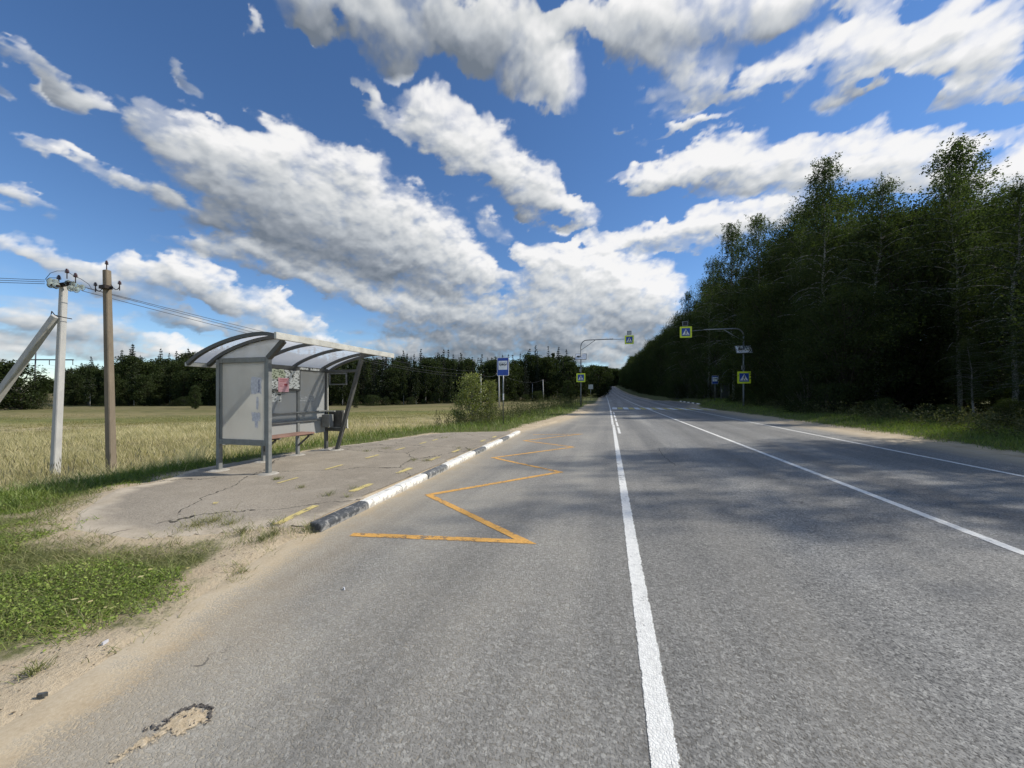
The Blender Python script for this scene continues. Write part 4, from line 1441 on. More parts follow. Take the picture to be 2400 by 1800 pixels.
# ------------------------------------------------------------------ power poles
def concrete(name, a, b):
    m, nb, out = material(name)
    pos = nb.n('ShaderNodeTexCoord').outputs['Object']
    n1 = nb.noise(nb.vm('MULTIPLY', pos, (1, 1, .35)), 7, 7, .68)
    n3 = nb.noise(pos, 70, 4, .6)
    c = nb.ramp(nb.m('ADD', nb.m('MULTIPLY', n1, .75), nb.m('MULTIPLY', n3, .25)), [(.3, a), (.7, b)])
    holes = nb.vor(pos, 16).outputs['Distance']
    c = nb.mix(nb.step(holes, .06, .11, .55, 0), c, (.09, .08, .07))
    principled(nb, out, c, .92, normal=bump(nb, nb.m('ADD', n1, nb.m('MULTIPLY', n3, .5)), .5, .012), spec=.15)
    return m


M_CPALE = concrete('pale_pole_concrete', (.40, .395, .375), (.56, .55, .51))
M_CBROWN = concrete('brown_pole_concrete', (.165, .135, .098), (.265, .22, .16))
M_GLASS = None
mgl, nb, out = material('green_insulator_glass')
pr = principled(nb, out, (.72, .84, .80), .06, spec=.6)
nb.set(pr, 'Transmission Weight', .75)
nb.set(pr, 'IOR', 1.45)
M_GLASS = mgl
M_PORC = simple('dark_brown_porcelain', (.055, .022, .018), .2, 0, .2, 20, spec=.6)
M_IRON = simple('rusty_iron', (.045, .034, .028), .75, .4, .4, 20)
M_WIRE = simple('aluminium_wire', (.10, .105, .12), .5, .6, .1, 10)


def tapered_pole(name, base, top, wb, wt, mat, parent, yaw):
    mb = MB()
    b, t_ = Vector(base), Vector(top)
    c, s = math.cos(yaw), math.sin(yaw)
    vs = []
    for p, w_ in ((b, wb), (t_, wt)):
        for sx2, sy2 in ((-1, -1), (1, -1), (1, 1), (-1, 1)):
            lx, ly = sx2 * w_ / 2, sy2 * w_ * .45
            vs.append((p.x + lx * c - ly * s, p.y + lx * s + ly * c, p.z))
    mb.add(vs, [(3, 2, 1, 0), (4, 5, 6, 7), (0, 1, 5, 4), (1, 2, 6, 5), (2, 3, 7, 6), (3, 0, 4, 7)])
    return mb.build(name, mat, parent, .018)


def pin_insulator(parent, base, h=.22, r=.065, name='pin_insulator', tilt=None):
    M = Matrix.Translation(base) @ (tilt or Matrix())
    rod = MB().lathe([(.011, -.16), (.011, 0)], 6, M)
    pf = [(.02, 0), (r * .55, .0), (r, .035), (r * .5, .06), (r * .95, .085), (r * .48, .115), (r * .85, .14), (r * .42, .165), (r * .5, .20), (r * .3, .215), (.01, .22)]
    o = MB().lathe([(a, z * h / .22) for a, z in pf], 12, M).build(name, M_PORC, parent, smooth=True)
    rod.build('pin', M_IRON, o)
    return o


yaw_p = RAD(6)
bxp, byp, _ = at(262, 1117, F=10.0)
bzp = float(terrain(bxp, byp)) - .25
txp, typ, tzp = at(250.5, 633, F=10.0)
pb = empty('power_pole', (0, 0, 0), 'brown weathered square concrete pole with one insulator on top and two on hooks', 'power pole', 'concrete power poles by the shelter')
tapered_pole('shaft', (bxp, byp, bzp), (txp, typ, tzp), .182, .140, M_CBROWN, pb, yaw_p)
pin_insulator(pb, (txp - .01, typ, tzp + .15), .11, .042)
rt = Vector((C15, S15, 0))
hk = Vector(at(252, 672, F=9.93))
for s, dv in ((-1, Vector((0, 0, .02))), (1, Vector((0, 0, .06)))):
    p0 = hk + rt * (s * .09)
    pts = [p0 + rt * (s * f) + Vector((0, 0, zz2)) for f, zz2 in ((0, 0.0), (.06, -.09), (.12, -.135), (.18, -.13), (.225, -.08), (.235, -.02))]
    pts = [p + dv for p in pts]
    ho = MB().tube(pts, .010, 6).build('hook', M_IRON, pb, smooth=True)
    pin_insulator(pb, pts[-1] + Vector((0, 0, .02)), .10, .045)
MB().box(tuple(hk + Vector((-.12, -.12, -.07))), tuple(hk + Vector((.12, .05, .02)))).build('clamp', M_IRON, pb)

bxl, byl, _ = at(128, 1120, F=10.6)
bzl = float(terrain(bxl, byl)) - .25
txl, tyl, tzl = at(149.5, 668, F=10.6)
pl = empty('power_pole', (0, 0, 0), 'pale square concrete pole with a slanting brace and clusters of green glass insulators', 'power pole', 'concrete power poles by the shelter')
tapered_pole('shaft', (bxl, byl, bzl), (txl, tyl, tzl), .182, .145, M_CPALE, pl, RAD(3))
bt = Vector(at(131, 741, F=10.5))
bf = bt + rt * -3.55 + Vector((0, 0, -4.9))
br = MB()
br.bar(bf, bt, .185, .185, (S15 * -1, C15, 0), .15, .15)
brace = br.build('brace', M_CPALE, pl, .015)
MB().tube([bt + rt * -.1 + Vector((0, -.03, .0)), bt + Vector((0, -.08, .12)), bt + rt * .2 + Vector((0, -.16, -.0)), bt + rt * .40 + Vector((0, -.13, -.06)), bt + rt * .46 + Vector((0, .0, -.08))], .012, 6).build('brace_clamp', M_IRON, pl)
top = Vector((txl, tyl, tzl))
MB().bar(top + rt * -.22 + Vector((0, -.10, -.06)), top + rt * .42 + Vector((0, -.10, .02)), .09, .09).build('crosshead', M_IRON, pl)
for (u, v) in ((138, 655), (157, 640), (177, 650)):
    pin_insulator(pl, Vector(at(u, v, F=10.45)), .125, .055)


def glass_string(a, b):
    a, b = Vector(a), Vector(b)
    d = (b - a).normalized()
    q = d.to_track_quat('Z', 'Y').to_matrix().to_4x4()
    o = None
    for i in range(2):
        M = Matrix.Translation(a + d * (.07 + i * .15)) @ q
        g = MB().lathe([(.024, -.02), (.04, .0), (.085, .02), (.09, .032), (.07, .036), (.065, .03), (.04, .042), (.024, .048)], 16, M).build('glass_insulator', M_GLASS, pl, smooth=True)
        MB().lathe([(.02, -.05), (.036, -.045), (.036, .0), (.02, .004)], 10, M).build('cap', M_IRON, g)
    return a + d * .42


lw = [at(u, v, F=10.4) for u, v in ((143, 662), (146, 665), (147, 672))]
wl = []
for (u0, v0, u1, v1, F0) in ((138, 663, 108, 657, 10.6), (140, 666, 108, 661, 10.35), (140, 671, 104, 665, 10.1), (152, 662, 178, 668, 10.5), (158, 674, 190, 681, 10.3), (172, 671, 214, 677, 10.8)):
    wl.append(glass_string(at(u0, v0, F=F0), at(u1, v1, F=F0)))
for k, pts in enumerate(([(106, 655), (118, 640), (134, 635), (155, 635)], [(108, 657), (116, 651), (128, 651), (138, 652)], [(158, 636), (172, 646), (190, 654), (208, 666), (214, 676)])):
    ps = [at(u, v, F=10.5) for u, v in pts]
    MB().tube(ps, .007, 6, False).build('jumper_wire', M_WIRE, pl, smooth=True)

# three wires of the line: off to the left and away to the far poles
far_tops = []
p1x, p1y, p1z = at(1127, 877, F=57)


def wire(a, b, sag, r, label):
    a, b = Vector(a), Vector(b)
    pts = [a.lerp(b, f) - Vector((0, 0, sag * 4 * f * (1 - f))) for f in np.linspace(0, 1, 25)]
    o = MB().tube(pts, r, 5, False).build('power_line', M_WIRE, smooth=True)
    props(o, label, 'power line', 'wires of the power line')
    return o


for i in range(3):
    a = wl[i]
    wire(a, a + rt * -24 + Vector((0, -6 + i * .6, .9)), .35, .0075, ['uppermost wire leaving the pale pole to the left', 'middle wire leaving the pale pole to the left', 'lowest wire leaving the pale pole to the left'][i])
for i in range(3):
    a = wl[3 + i]
    wire(a, Vector((p1x, p1y, p1z)) + rt * (.5 - .5 * i) + Vector((0, 0, (.5, -.35, .1)[i])), .7 + .05 * i, .0085,
         ['lower wire running from the glass insulators to the far poles', 'middle wire running from the glass insulators to the far poles', 'upper wire running from the glass insulators to the far poles'][i])


def far_pole(u, v, F, label, lean=0.0):
    x, y, z = at(u, v, F=F)
    zb = float(terrain(x, y)) - .3
    h_ = z - zb
    p = empty('power_pole', (x, y, zb), label, 'power pole', 'far poles along the field')
    MB().tube([(lean * h_, 0, 0), (0, 0, h_)], [.15, .10], 8).build('shaft', M_CPALE, p, smooth=True)
    MB().bar((-.55, 0, h_ - .25), (.55, 0, h_ - .25), .08, .08).build('crosshead', M_IRON, p)
    ins = []
    for xx in (-.5, 0, .5):
        ins.append(MB().lathe([(.03, 0), (.07, .06), (.05, .14), (.07, .18), (.02, .24)], 8, Matrix.Translation((xx, 0, h_ - .2 + (.2 if xx == 0 else 0)))).build('insulator', M_PORC, p, smooth=True))
    return Vector((x, y, z))


fp = [far_pole(1127, 877, 57, 'pale far power pole rising behind the leafy bush'),
      far_pole(1169, 874, 62, 'leaning pale far power pole standing behind the bus stop sign', .02),
      far_pole(1248, 899, 118, 'far power pole in front of the dark wood, first right of the bus sign'),
      far_pole(1272.5, 890, 104, 'taller leaning far power pole, second right of the bus sign', .03),
      far_pole(1298.5, 900, 122, 'far power pole in front of the dark wood, third right of the bus sign')]
wire(fp[0], fp[1], .5, .012, 'short far wire between the two poles behind the bush')
wire(fp[1], fp[3], 1.2, .014, 'far wire from the pole behind the bus sign to the leaning pole')
wire(fp[3], fp[4], .4, .014, 'far wire between the last two poles before the crossing')

# portal pylon far beyond the field
px1, py1, _ = at(84, 890, F=112)
px2, py2, _ = at(147, 890, F=112)
pt = empty('portal_pylon', (px1, py1, 0), 'dark portal pylon with a long crossbar behind the pale pole', 'pylon')
vx = Vector((px2 - px1, py2 - py1, 0)).normalized()
zc_ = 1.55 + 80 / FPX * 112
zg = float(terrain(px1, py1)) - .5
M_PYL = simple('dark_pylon_steel', (.10, .10, .115), .6, .3, .2, 2)
for k, L2 in enumerate((0, (Vector((px2, py2, 0)) - Vector((px1, py1, 0))).length)):
    b = vx * L2
    MB().tube([b + vx * (-.7 if k == 0 else .7) + Vector((0, 0, zg)), b + Vector((0, 0, zc_ + (2.2 if k == 0 else .4)))], [.24, .15], 8).build('leg', M_PYL, pt, smooth=True)
MB().bar(vx * -3.1 + Vector((0, 0, zc_)), vx * 11.4 + Vector((0, 0, zc_ - .05)), .34, .34).build('crossbar', M_PYL, pt)
for L2 in (-2.9, 4.1, 11.2):
    MB().tube([vx * L2 + Vector((0, 0, zc_ - .1)), vx * L2 + Vector((0, 0, zc_ - 1.6))], .09, 6).build('insulator_string', M_PORC, pt, smooth=True)
for L2 in (-2.9, 4.1, 11.2):
    a = Vector((px1, py1, 0)) + vx * L2 + Vector((0, 0, zc_ - 1.6))
    d = Vector((-vx.y, vx.x, 0))
    nm = {-2.9: 'first', 4.1: 'second', 11.2: 'third'}[L2]
    wire(a, a + d * 190 + vx * -60 + Vector((0, 0, 2)), 4, .02, 'far conductor hung from the %s insulator string of the portal pylon' % nm)

# ------------------------------------------------------------------ stop on the far side of the crossing
ox, oy, _ = at(1676, 937, F=50)
oz = float(terrain(ox, oy))
os_ = empty('bus_stop_sign', (ox, oy, oz - .05), 'blue bus stop sign in front of the dark shelter beyond the crossing', 'road sign')
hs_ = 1.55 + 23 / FPX * 50 - oz
MB().tube([(0, .03, 0), (0, .03, hs_ + 1.1)], .035, 8).build('pole', M_GALV, os_, smooth=True)
bus_sign_board(os_, .80, 1.13, hs_ + .05)
# a simple block shelter with a flat roof, open towards the road
x0, y0, _ = at(1690, 937, F=56)
z0 = float(terrain(x0, y0)) - .05
fs2 = empty('bus_shelter', (x0, y0, z0), 'dark flat-roofed shelter under the trees beyond the crossing, pale notice inside', 'bus shelter', rz=RAD(0))
M_DARKP = simple('dark_green_panel', (.055, .06, .06), .6, .1, .3, 3)
Hs = 2.45
MB().box((.0, .0, .1), (1.05, .05, Hs - .1)).build('side_panel', M_DARKP, fs2)
MB().box((.0, .0, .1), (.0 + 1.05, .05, .2)).build('side_kickboard', M_STEEL_D, fs2)
MB().box((1.06, .02, .3), (1.10, 2.9, Hs - .1)).build('back_panel', simple('grey_fibre_panel', (.17, .18, .175), .7, 0, .3, 3), fs2)
MB().box((.0, 2.86, .3), (1.05, 2.90, Hs - .1)).build('end_panel', M_DARKP, fs2)
for xx, yy in ((0, .02), (1.08, .0), (0, 2.9), (1.08, 2.93)):
    MB().box((xx - .04, yy - .04, 0), (xx + .04, yy + .04, Hs)).build('post', M_STEEL, fs2)
MB().box((-.35, -.2, Hs), (1.3, 3.15, Hs + .09)).build('roof', M_STEEL_D, fs2, .01)
MB().box((.70, .2, .45), (1.04, 2.7, .50)).build('bench', M_BENCH, fs2)
mb = MB()
scrap(mb, 1.2, 1.75, .55, .75, 1.055, .15, 5, 'yz')
ob = mb.build('pale_notice', M_PAPER_W, fs2)
mb = MB()
scrap(mb, .08, 1.35, .14, .5, -.003, .25, 5)
mb.build('side_notice', M_PAPER_W, fs2)
for i in range(9):
    yy = 57 + i * 1.55
    xx = float(xroad(yy)) + 12.35 + .1
    mb = MB()
    mb.box((0, 0, -.1), (.16, 1.5, .17))
    o = link('kerb_stone', mb.mesh('kerb_stone', .015), M_KW if i % 2 == 0 else M_KB)
    o.location = (xx, yy, float(zroad(yy)))
    props(o, ('white' if i % 2 == 0 else 'black') + ' kerb stone in the row at the far bus bay beyond the crossing', 'kerb stone', 'far kerb stones, ' + ('white' if i % 2 == 0 else 'black'))

# car driving away up the hill
M_CARP = simple('dark_car_paint', (.02, .021, .024), .3, .2, .05, 2, spec=.6)
M_CGLASS = simple('car_glass', (.03, .035, .04), .08, .2, .05, 2, spec=.8)
M_CRED = simple('red_tail_lamp', (.35, .02, .015), .3, 0, .05, 5)
cy_ = 278.0
cxr = float(xroad(cy_)) + 5.65
car = empty('car', (cxr, cy_, float(zroad(cy_)) + .02), 'small dark car driving away near the crest of the road', 'car')
car.rotation_euler = (RAD(2.5), 0, RAD(.8))
mb = MB()
side_p = [(-2.1, .35), (-2.15, .75), (-2.0, .98), (-1.1, 1.03), (1.0, .98), (1.95, .82), (2.1, .55), (2.05, .3)]
n = len(side_p)
vs = [(sx * .88, -y * -1, z) for sx in (-1, 1) for y, z in side_p]
mb.add(vs, [tuple(range(n)), tuple(range(n, 2 * n))[::-1]] + [(i + n, (i + 1) % n + n, (i + 1) % n, i) for i in range(n)])
body = mb.build('body', M_CARP, car, .08)
cabin_p = [(-1.75, 1.0), (-1.1, 1.42), (.15, 1.45), (1.0, 1.0)]
mb = MB()
vs = [(sx * wv_, y, z) for sx in (-1, 1) for (y, z), wv_ in zip(cabin_p, (.78, .62, .62, .78))]
mb.add(vs, [(0, 1, 2, 3), (7, 6, 5, 4), (4, 5, 1, 0), (5, 6, 2, 1), (6, 7, 3, 2), (7, 4, 0, 3)])
mb.build('cabin', M_CARP, car, .04)
mb = MB()
mb.add([(-.66, -1.70, 1.04), (.66, -1.70, 1.04), (.54, -1.14, 1.39), (-.54, -1.14, 1.39)], [(0, 1, 2, 3)])
o = mb.build('rear_window', M_CGLASS, car)
o.location = (0, -.03, .02)
for s in (-1, 1):
    MB().box((s * .72 - .12, -2.20, .68), (s * .72 + .12, -2.12, .86)).build('tail_lamp', M_CRED, car, .01)
    for yy in (-1.35, 1.3):
        wq = Matrix.Translation((s * .80, yy, .32)) @ Matrix.Rotation(RAD(90), 4, 'Y')
        MB().lathe([(.18, -.1), (.31, -.1), (.32, -.06), (.32, .06), (.31, .1), (.18, .1)], 16, wq).build('wheel', M_BLACK, car, smooth=True)
MB().box((-.26, -2.185, .5), (.26, -2.155, .61)).build('number_plate', M_SWHITE, car)
# ------------------------------------------------------------------ leaves, blades, trees
def leaf_mat(name, stops, trans=.38, gloss=.05, hue_obj=.25, cl=.9):
    m, nb, out = material(name)
    isl = nb.n('ShaderNodeNewGeometry').outputs['Random Per Island']
    orn = nb.n('ShaderNodeObjectInfo').outputs['Random']
    pos = nb.n('ShaderNodeTexCoord').outputs['Object']
    clump = nb.noise(pos, cl, 4, .6)
    k = nb.m('ADD', nb.m('MULTIPLY', isl, .55), nb.m('ADD', nb.m('MULTIPLY', nb.step(clump, .3, .7), .35), nb.m('MULTIPLY', orn, .10)))
    c = nb.ramp(k, stops)
    c = nb.vm('SCALE', c, scale=nb.m('ADD', 1 - hue_obj / 2, nb.m('MULTIPLY', orn, hue_obj)))
    df = nb.n('ShaderNodeBsdfDiffuse', {'Color': c})
    tl = nb.n('ShaderNodeBsdfTranslucent', {'Color': nb.vm('MULTIPLY', c, (1.05, 1.15, .55))})
    mx = nb.n('ShaderNodeMixShader', {0: trans, 1: df, 2: tl})
    gl = nb.n('ShaderNodeBsdfGlossy', {'Color': (.8, .8, .8, 1), 'Roughness': .6})
    m2 = nb.n('ShaderNodeMixShader', {0: gloss, 1: mx, 2: gl})
    nb.nt.links.new(m2.outputs[0], out.inputs[0])
    return m


L_BIRCH = leaf_mat('birch_leaves', [(.1, (.030, .048, .016)), (.55, (.070, .098, .030)), (.93, (.115, .14, .045)), (1, (.20, .17, .055))], .48, .02)
L_DARK = leaf_mat('dark_broad_leaves', [(.1, (.016, .026, .010)), (.6, (.044, .062, .019)), (1, (.085, .10, .033))], .40, .012)  # dark tone also carries the cloud shade on the wood beyond the field
L_MID = leaf_mat('mid_green_leaves', [(.1, (.022, .034, .012)), (.6, (.058, .080, .024)), (1, (.11, .125, .04))], .45, .012)
L_SPRUCE = leaf_mat('spruce_needles', [(.1, (.008, .014, .009)), (.6, (.016, .026, .014)), (1, (.030, .042, .020))], .08, .02)  # near-black needles: cloud shade over the far wood put into their colour
L_BUSH = leaf_mat('bush_leaves', [(.1, (.07, .095, .022)), (.55, (.19, .215, .055)), (1, (.36, .35, .12))], .5, .05)
L_CLOVER = leaf_mat('verge_leaves', [(.1, (.14, .20, .035)), (.5, (.29, .39, .07)), (.85, (.42, .49, .12)), (1, (.56, .50, .20))], .42, .03, 0, 3.0)
L_GRASS = leaf_mat('green_grass_blades', [(.1, (.08, .12, .022)), (.55, (.18, .25, .045)), (.85, (.29, .32, .08)), (1, (.48, .40, .19))], .4, .04, 0)
L_TRAMP = leaf_mat('trampled_grass', [(.1, (.12, .14, .05)), (.5, (.23, .235, .085)), (1, (.46, .39, .22))], .25, .03, 0)
L_DRY = leaf_mat('dry_grass_blades', [(.05, (.13, .145, .05)), (.26, (.30, .28, .13)), (.42, (.50, .44, .25)), (.62, (.68, .59, .37)), (1, (.86, .78, .56))], .42, .02, 0, .30)
L_WEED = leaf_mat('tall_weed_leaves', [(.1, (.04, .05, .016)), (.55, (.085, .095, .033)), (.9, (.14, .13, .055)), (1, (.22, .18, .10))], .3, .03)


def bark(name, a, b, birch=False):
    m, nb, out = material(name)
    pos = nb.n('ShaderNodeTexCoord').outputs['Object']
    n1 = nb.noise(nb.vm('MULTIPLY', pos, (1, 1, .3 if not birch else 3.0)), 6, 6, .65)
    c = nb.mix(nb.step(n1, .45, .62), a, b)
    principled(nb, out, c, .85, normal=bump(nb, n1, .6, .02), spec=.15)
    return m


B_BIRCH = bark('birch_bark', (.40, .39, .36), (.05, .045, .04), True)
B_DARK = bark('dark_bark', (.055, .045, .036), (.095, .08, .065))
B_GREY = bark('grey_bark', (.16, .15, .13), (.08, .07, .06))


def leaves_mesh(name, C, size, aspect=.62, droop=0.0, flat=0.0):
    """one small rhombic face per leaf at the centres C"""
    n = len(C)
    a = RNG.normal(size=(n, 3))
    if droop:
        a[:, 2] -= droop
    a /= np.linalg.norm(a, axis=1)[:, None]
    b = RNG.normal(size=(n, 3))
    if flat:
        nr = RNG.normal(size=(n, 3)) * (1 - flat) + np.array([0, 0, flat * 2.2])
        a = a - nr * (a * nr).sum(1)[:, None] / (nr * nr).sum(1)[:, None]
        a /= np.linalg.norm(a, axis=1)[:, None] + 1e-9
        b = np.cross(nr, a)
    b = b - a * (a * b).sum(1)[:, None]
    b /= np.linalg.norm(b, axis=1)[:, None] + 1e-9
    s = (np.asarray(size) * RNG.uniform(.6, 1.25, n))[:, None]
    V = np.stack([C - a * s * .5, C + b * s * aspect * .5, C + a * s * .5, C - b * s * aspect * .5], 1).reshape(-1, 3)
    q = np.arange(n * 4).reshape(-1, 4)
    return np_mesh(name, V, quad=q)


def limb(p0, az, up, length, droop, n=6):
    """curved limb as a point list"""
    pts = [np.array(p0, float)]
    d = np.array([math.cos(az) * math.cos(up), math.sin(az) * math.cos(up), math.sin(up)])
    for i in range(n):
        d = d + np.array([random.gauss(0, .08), random.gauss(0, .08), -droop / n])
        d /= np.linalg.norm(d)
        pts.append(pts[-1] + d * length / n)
    return np.array(pts)


def interp_path(P_, f):
    k = np.clip(f, 0, 1) * (len(P_) - 1)
    i = np.minimum(k.astype(int), len(P_) - 2)
    w_ = (k - i)[:, None]
    return P_[i] * (1 - w_) + P_[i + 1] * w_


def birch(H, hb, R, nbr=64, strands=16, per=13, leaf=.10, seed=1, lean=.3, pointed=.55, tr=.14):
    random.seed(seed)
    mb = MB()
    tp = [np.array([0, 0, -.4])]
    for i in range(1, 11):
        z = H * .985 * i / 10
        tp.append(np.array([lean * (z / H) ** 2 + random.gauss(0, .07), random.gauss(0, .07), z]))
    tp = np.array(tp)
    mb.tube(tp, [tr * (1 - .93 * i / 10) for i in range(11)], 7)
    C = []
    for k in range(nbr):
        f = (k + random.random()) / nbr
        z = hb + (H - hb) * f ** .9 * .985
        rad = R * (math.sin(math.pi * min(1, (f * .82 + .16))) ** .8) * (1 - pointed * f) * random.uniform(.65, 1.15)
        base = interp_path(tp, np.array([z / (H * .985)]))[0]
        L = max(.5, rad * 1.15)
        P_ = limb(base, k * 2.4 + random.gauss(0, .4), RAD(random.uniform(25, 60)), L, 1.15 + .3 * (1 - f))
        mb.tube(P_, [max(.008, .05 * (1 - f * .6) * (1 - .85 * i / 6)) for i in range(7)], 4, False)
        m_ = int(strands * (.5 + L / (R * 1.15)))
        st = interp_path(P_, RNG.uniform(.12, 1.0, m_))
        st = st + RNG.normal(scale=(.28, .28, .12), size=st.shape)
        ln = RNG.uniform(.3, 1.0, m_) * (.75 + .75 * (1 - f)) * 1.25
        tt = RNG.uniform(0, 1, (m_, per))
        pts = st[:, None, :] + np.stack([RNG.normal(scale=.05, size=tt.shape), RNG.normal(scale=.05, size=tt.shape), -tt * ln[:, None]], -1)
        sway = RNG.normal(scale=.15, size=(m_, 1, 2))
        pts[..., :2] += sway * tt[..., None]
        C.append(pts.reshape(-1, 3))
    return mb.mesh('trunk', smooth=True), leaves_mesh('crown', np.concatenate(C), leaf, .66, .9)


def broad(H, hb, R, clumps=90, per=170, leaf=.13, seed=1, skirt=False, tr=.2, spread=.75):
    random.seed(seed)
    rg = np.random.default_rng(seed)
    mb = MB()
    tp = np.array([[0, 0, -.4], [random.gauss(0, .1), random.gauss(0, .1), hb * .6], [random.gauss(0, .2), random.gauss(0, .2), hb + (H - hb) * .4], [random.gauss(0, .3), random.gauss(0, .3), H * .9]])
    mb.tube(tp, [tr, tr * .8, tr * .5, tr * .12], 7)
    C = []
    for k in range(clumps):
        f = (k + rg.random()) / clumps
        zz = hb + (H - hb) * f
        prof_ = math.sin(math.pi * (.12 + .80 * f)) ** .65 if not skirt else (1 - f * .75) ** .6
        rr = R * prof_ * math.sqrt(rg.uniform(.12, 1.05))
        a = rg.random() * 6.283
        c = np.array([math.cos(a) * rr, math.sin(a) * rr, zz])
        base = interp_path(tp, np.array([max(.2, min(.95, (zz - .5) / (H * .9) * .85))]))[0]
        mid_ = (base + c) / 2 + np.array([0, 0, -.1 * R])
        mb.tube([base, mid_, c], [tr * .22, tr * .14, .012], 4, False)
        s = rg.uniform(.35, spread) * R * .36
        pts = c + np.clip(rg.normal(size=(int(per * rg.uniform(.5, 1.3)), 3)), -1.75, 1.75) * np.array([s, s, s * .62])
        C.append(pts)
    P_ = np.concatenate(C)
    P_ = P_[P_[:, 2] > .05]
    return mb.mesh('trunk', smooth=True), leaves_mesh('crown', P_, leaf, .7, .25)


def spruce(H, R, whorls=26, seed=1, leaf=.32, per=26):
    random.seed(seed)
    mb = MB()
    mb.tube([(0, 0, -.3), (0, 0, H * .6), (0, 0, H)], [.16, .08, .01], 6)
    C = []
    for w_ in range(whorls):
        f = w_ / whorls
        z = H * (.08 + .91 * f)
        nb_ = 7 if f < .8 else 5
        for k in range(nb_):
            L = R * (1 - f) ** .85 * random.uniform(.75, 1.15) + .12
            az_ = random.random() * 6.283
            P_ = limb((0, 0, z), az_, RAD(5 + 35 * f), L, .55, 4)
            mb.tube(P_, [.03, .025, .02, .012, .006], 3, False)
            m_ = int(per * (.3 + L / R))
            p = interp_path(P_, RNG.uniform(.05, 1, m_))
            p = p + RNG.normal(scale=(.12, .12, .10), size=p.shape) * (.5 + L / R)
            p[:, 2] -= RNG.uniform(0, .28, m_)
            C.append(p)
    return mb.mesh('trunk', smooth=True), leaves_mesh('crown', np.concatenate(C), leaf, .34, .7)


class Kind:
    def __init__(self, name, meshes, lm, bm_, H):
        self.name, self.m, self.lm, self.bm, self.H = name, meshes, lm, bm_, H
        meshes[0].materials.append(bm_)
        meshes[1].materials.append(lm)
        self.proto = None

    def place(self, x, y, h, label, group, rz=None, wide=1.0, z=None):
        s = h / self.H
        if z is None:
            z = float(terrain(x, y))
        if self.proto is None:
            o = empty(self.name, (0, 0, 0))
            link('trunk', self.m[0], None, o)
            link('crown', self.m[1], None, o)
            self.proto = o
        else:
            o = copy_tree(self.proto)
        for k in ('label', 'category', 'group', 'kind'):
            if k in o.keys():
                del o[k]
        o.location = (x, y, z - .05)
        o.rotation_euler = (0, 0, random.random() * 6.28 if rz is None else rz)
        o.scale = (s * wide, s * wide, s)
        props(o, label, 'tree' if 'tree' in self.name or 'spruce' in self.name or 'pine' in self.name else 'bush', group)
        return o


KB1 = Kind('birch_tree', birch(18, 2.2, 3.4, 90, 27, 18, .10, 3, .3, .42), L_BIRCH, B_BIRCH, 18)
KB2 = Kind('birch_tree', birch(18, 4.0, 3.0, 74, 22, 18, .095, 8, .6, .30), L_BIRCH, B_BIRCH, 18)
KB3 = Kind('birch_tree', birch(18, 1.6, 3.9, 92, 25, 17, .10, 15, -.5, .28, .18), L_BIRCH, B_BIRCH, 18)
KB4 = Kind('birch_tree', birch(18, 4.5, 3.2, 40, 13, 16, .10, 19, .4, .35), L_BIRCH, B_BIRCH, 18)
KM1 = Kind('broadleaf_tree', broad(11, 1.2, 3.2, 130, 290, .125, 4), L_DARK, B_DARK, 11)
KM2 = Kind('broadleaf_tree', broad(9, .5, 2.9, 110, 280, .12, 9, False, .15, .7), L_DARK, B_GREY, 9)
KM3 = Kind('broadleaf_tree', broad(18, 1.5, 4.0, 210, 250, .14, 61, False, .2, .62), L_DARK, B_GREY, 18)
KM4 = Kind('broadleaf_tree', broad(18, 1.0, 3.6, 200, 240, .14, 67, False, .2, .7), L_MID, B_GREY, 18)
KU1 = Kind('wild_bush', broad(4.2, .1, 1.9, 75, 170, .105, 21, True, .07, .8), L_DARK, B_GREY, 4.2)
KU2 = Kind('wild_bush', broad(3.0, .05, 1.7, 65, 150, .095, 27, True, .05, .8), L_DARK, B_DARK, 3.0)
KF1 = Kind('birch_tree', birch(15, 3.4, 2.9, 44, 14, 11, .34, 31), L_DARK, B_BIRCH, 15)
KF2 = Kind('broadleaf_tree', broad(14, 1.0, 3.3, 110, 75, .44, 33, False, .16, .85), L_DARK, B_DARK, 14)
KF3 = Kind('broadleaf_tree', broad(13, .6, 3.5, 110, 70, .46, 39, False, .16, .9), L_DARK, B_GREY, 13)
KS1 = Kind('spruce_tree', spruce(17, 2.7, 24, 41, .5, 12), L_SPRUCE, B_DARK, 17)
KS2 = Kind('spruce_tree', spruce(16, 2.1, 22, 47, .46, 11), L_SPRUCE, B_DARK, 16)

random.seed(5)
# ---- wood on the right of the road
SIL_R = np.array([(1440, 868), (1450, 850), (1470, 815), (1500, 790), (1540, 745), (1575, 715), (1600, 690), (1612, 676), (1635, 625), (1660, 600), (1690, 560), (1720, 512), (1755, 525), (1785, 497),
                  (1830, 495), (1870, 480), (1890, 405), (1925, 365), (1960, 420), (1985, 445), (2020, 435), (2048, 425), (2100, 455), (2150, 420), (2190, 370), (2251, 322), (2310, 380), (2370, 423), (2400, 500), (2600, 500)])


def view(x, y):
    F = -x * S15 + y * C15
    R = x * C15 + y * S15
    return (UC + FPX * R / F if F > .5 else 9999), F


def top_limit(x, y, sil, slack=0):
    u, F = view(x, y)
    v = np.interp(u, sil[:, 0], sil[:, 1]) + slack
    return EYE + (VH - v) / FPX * F, u, F


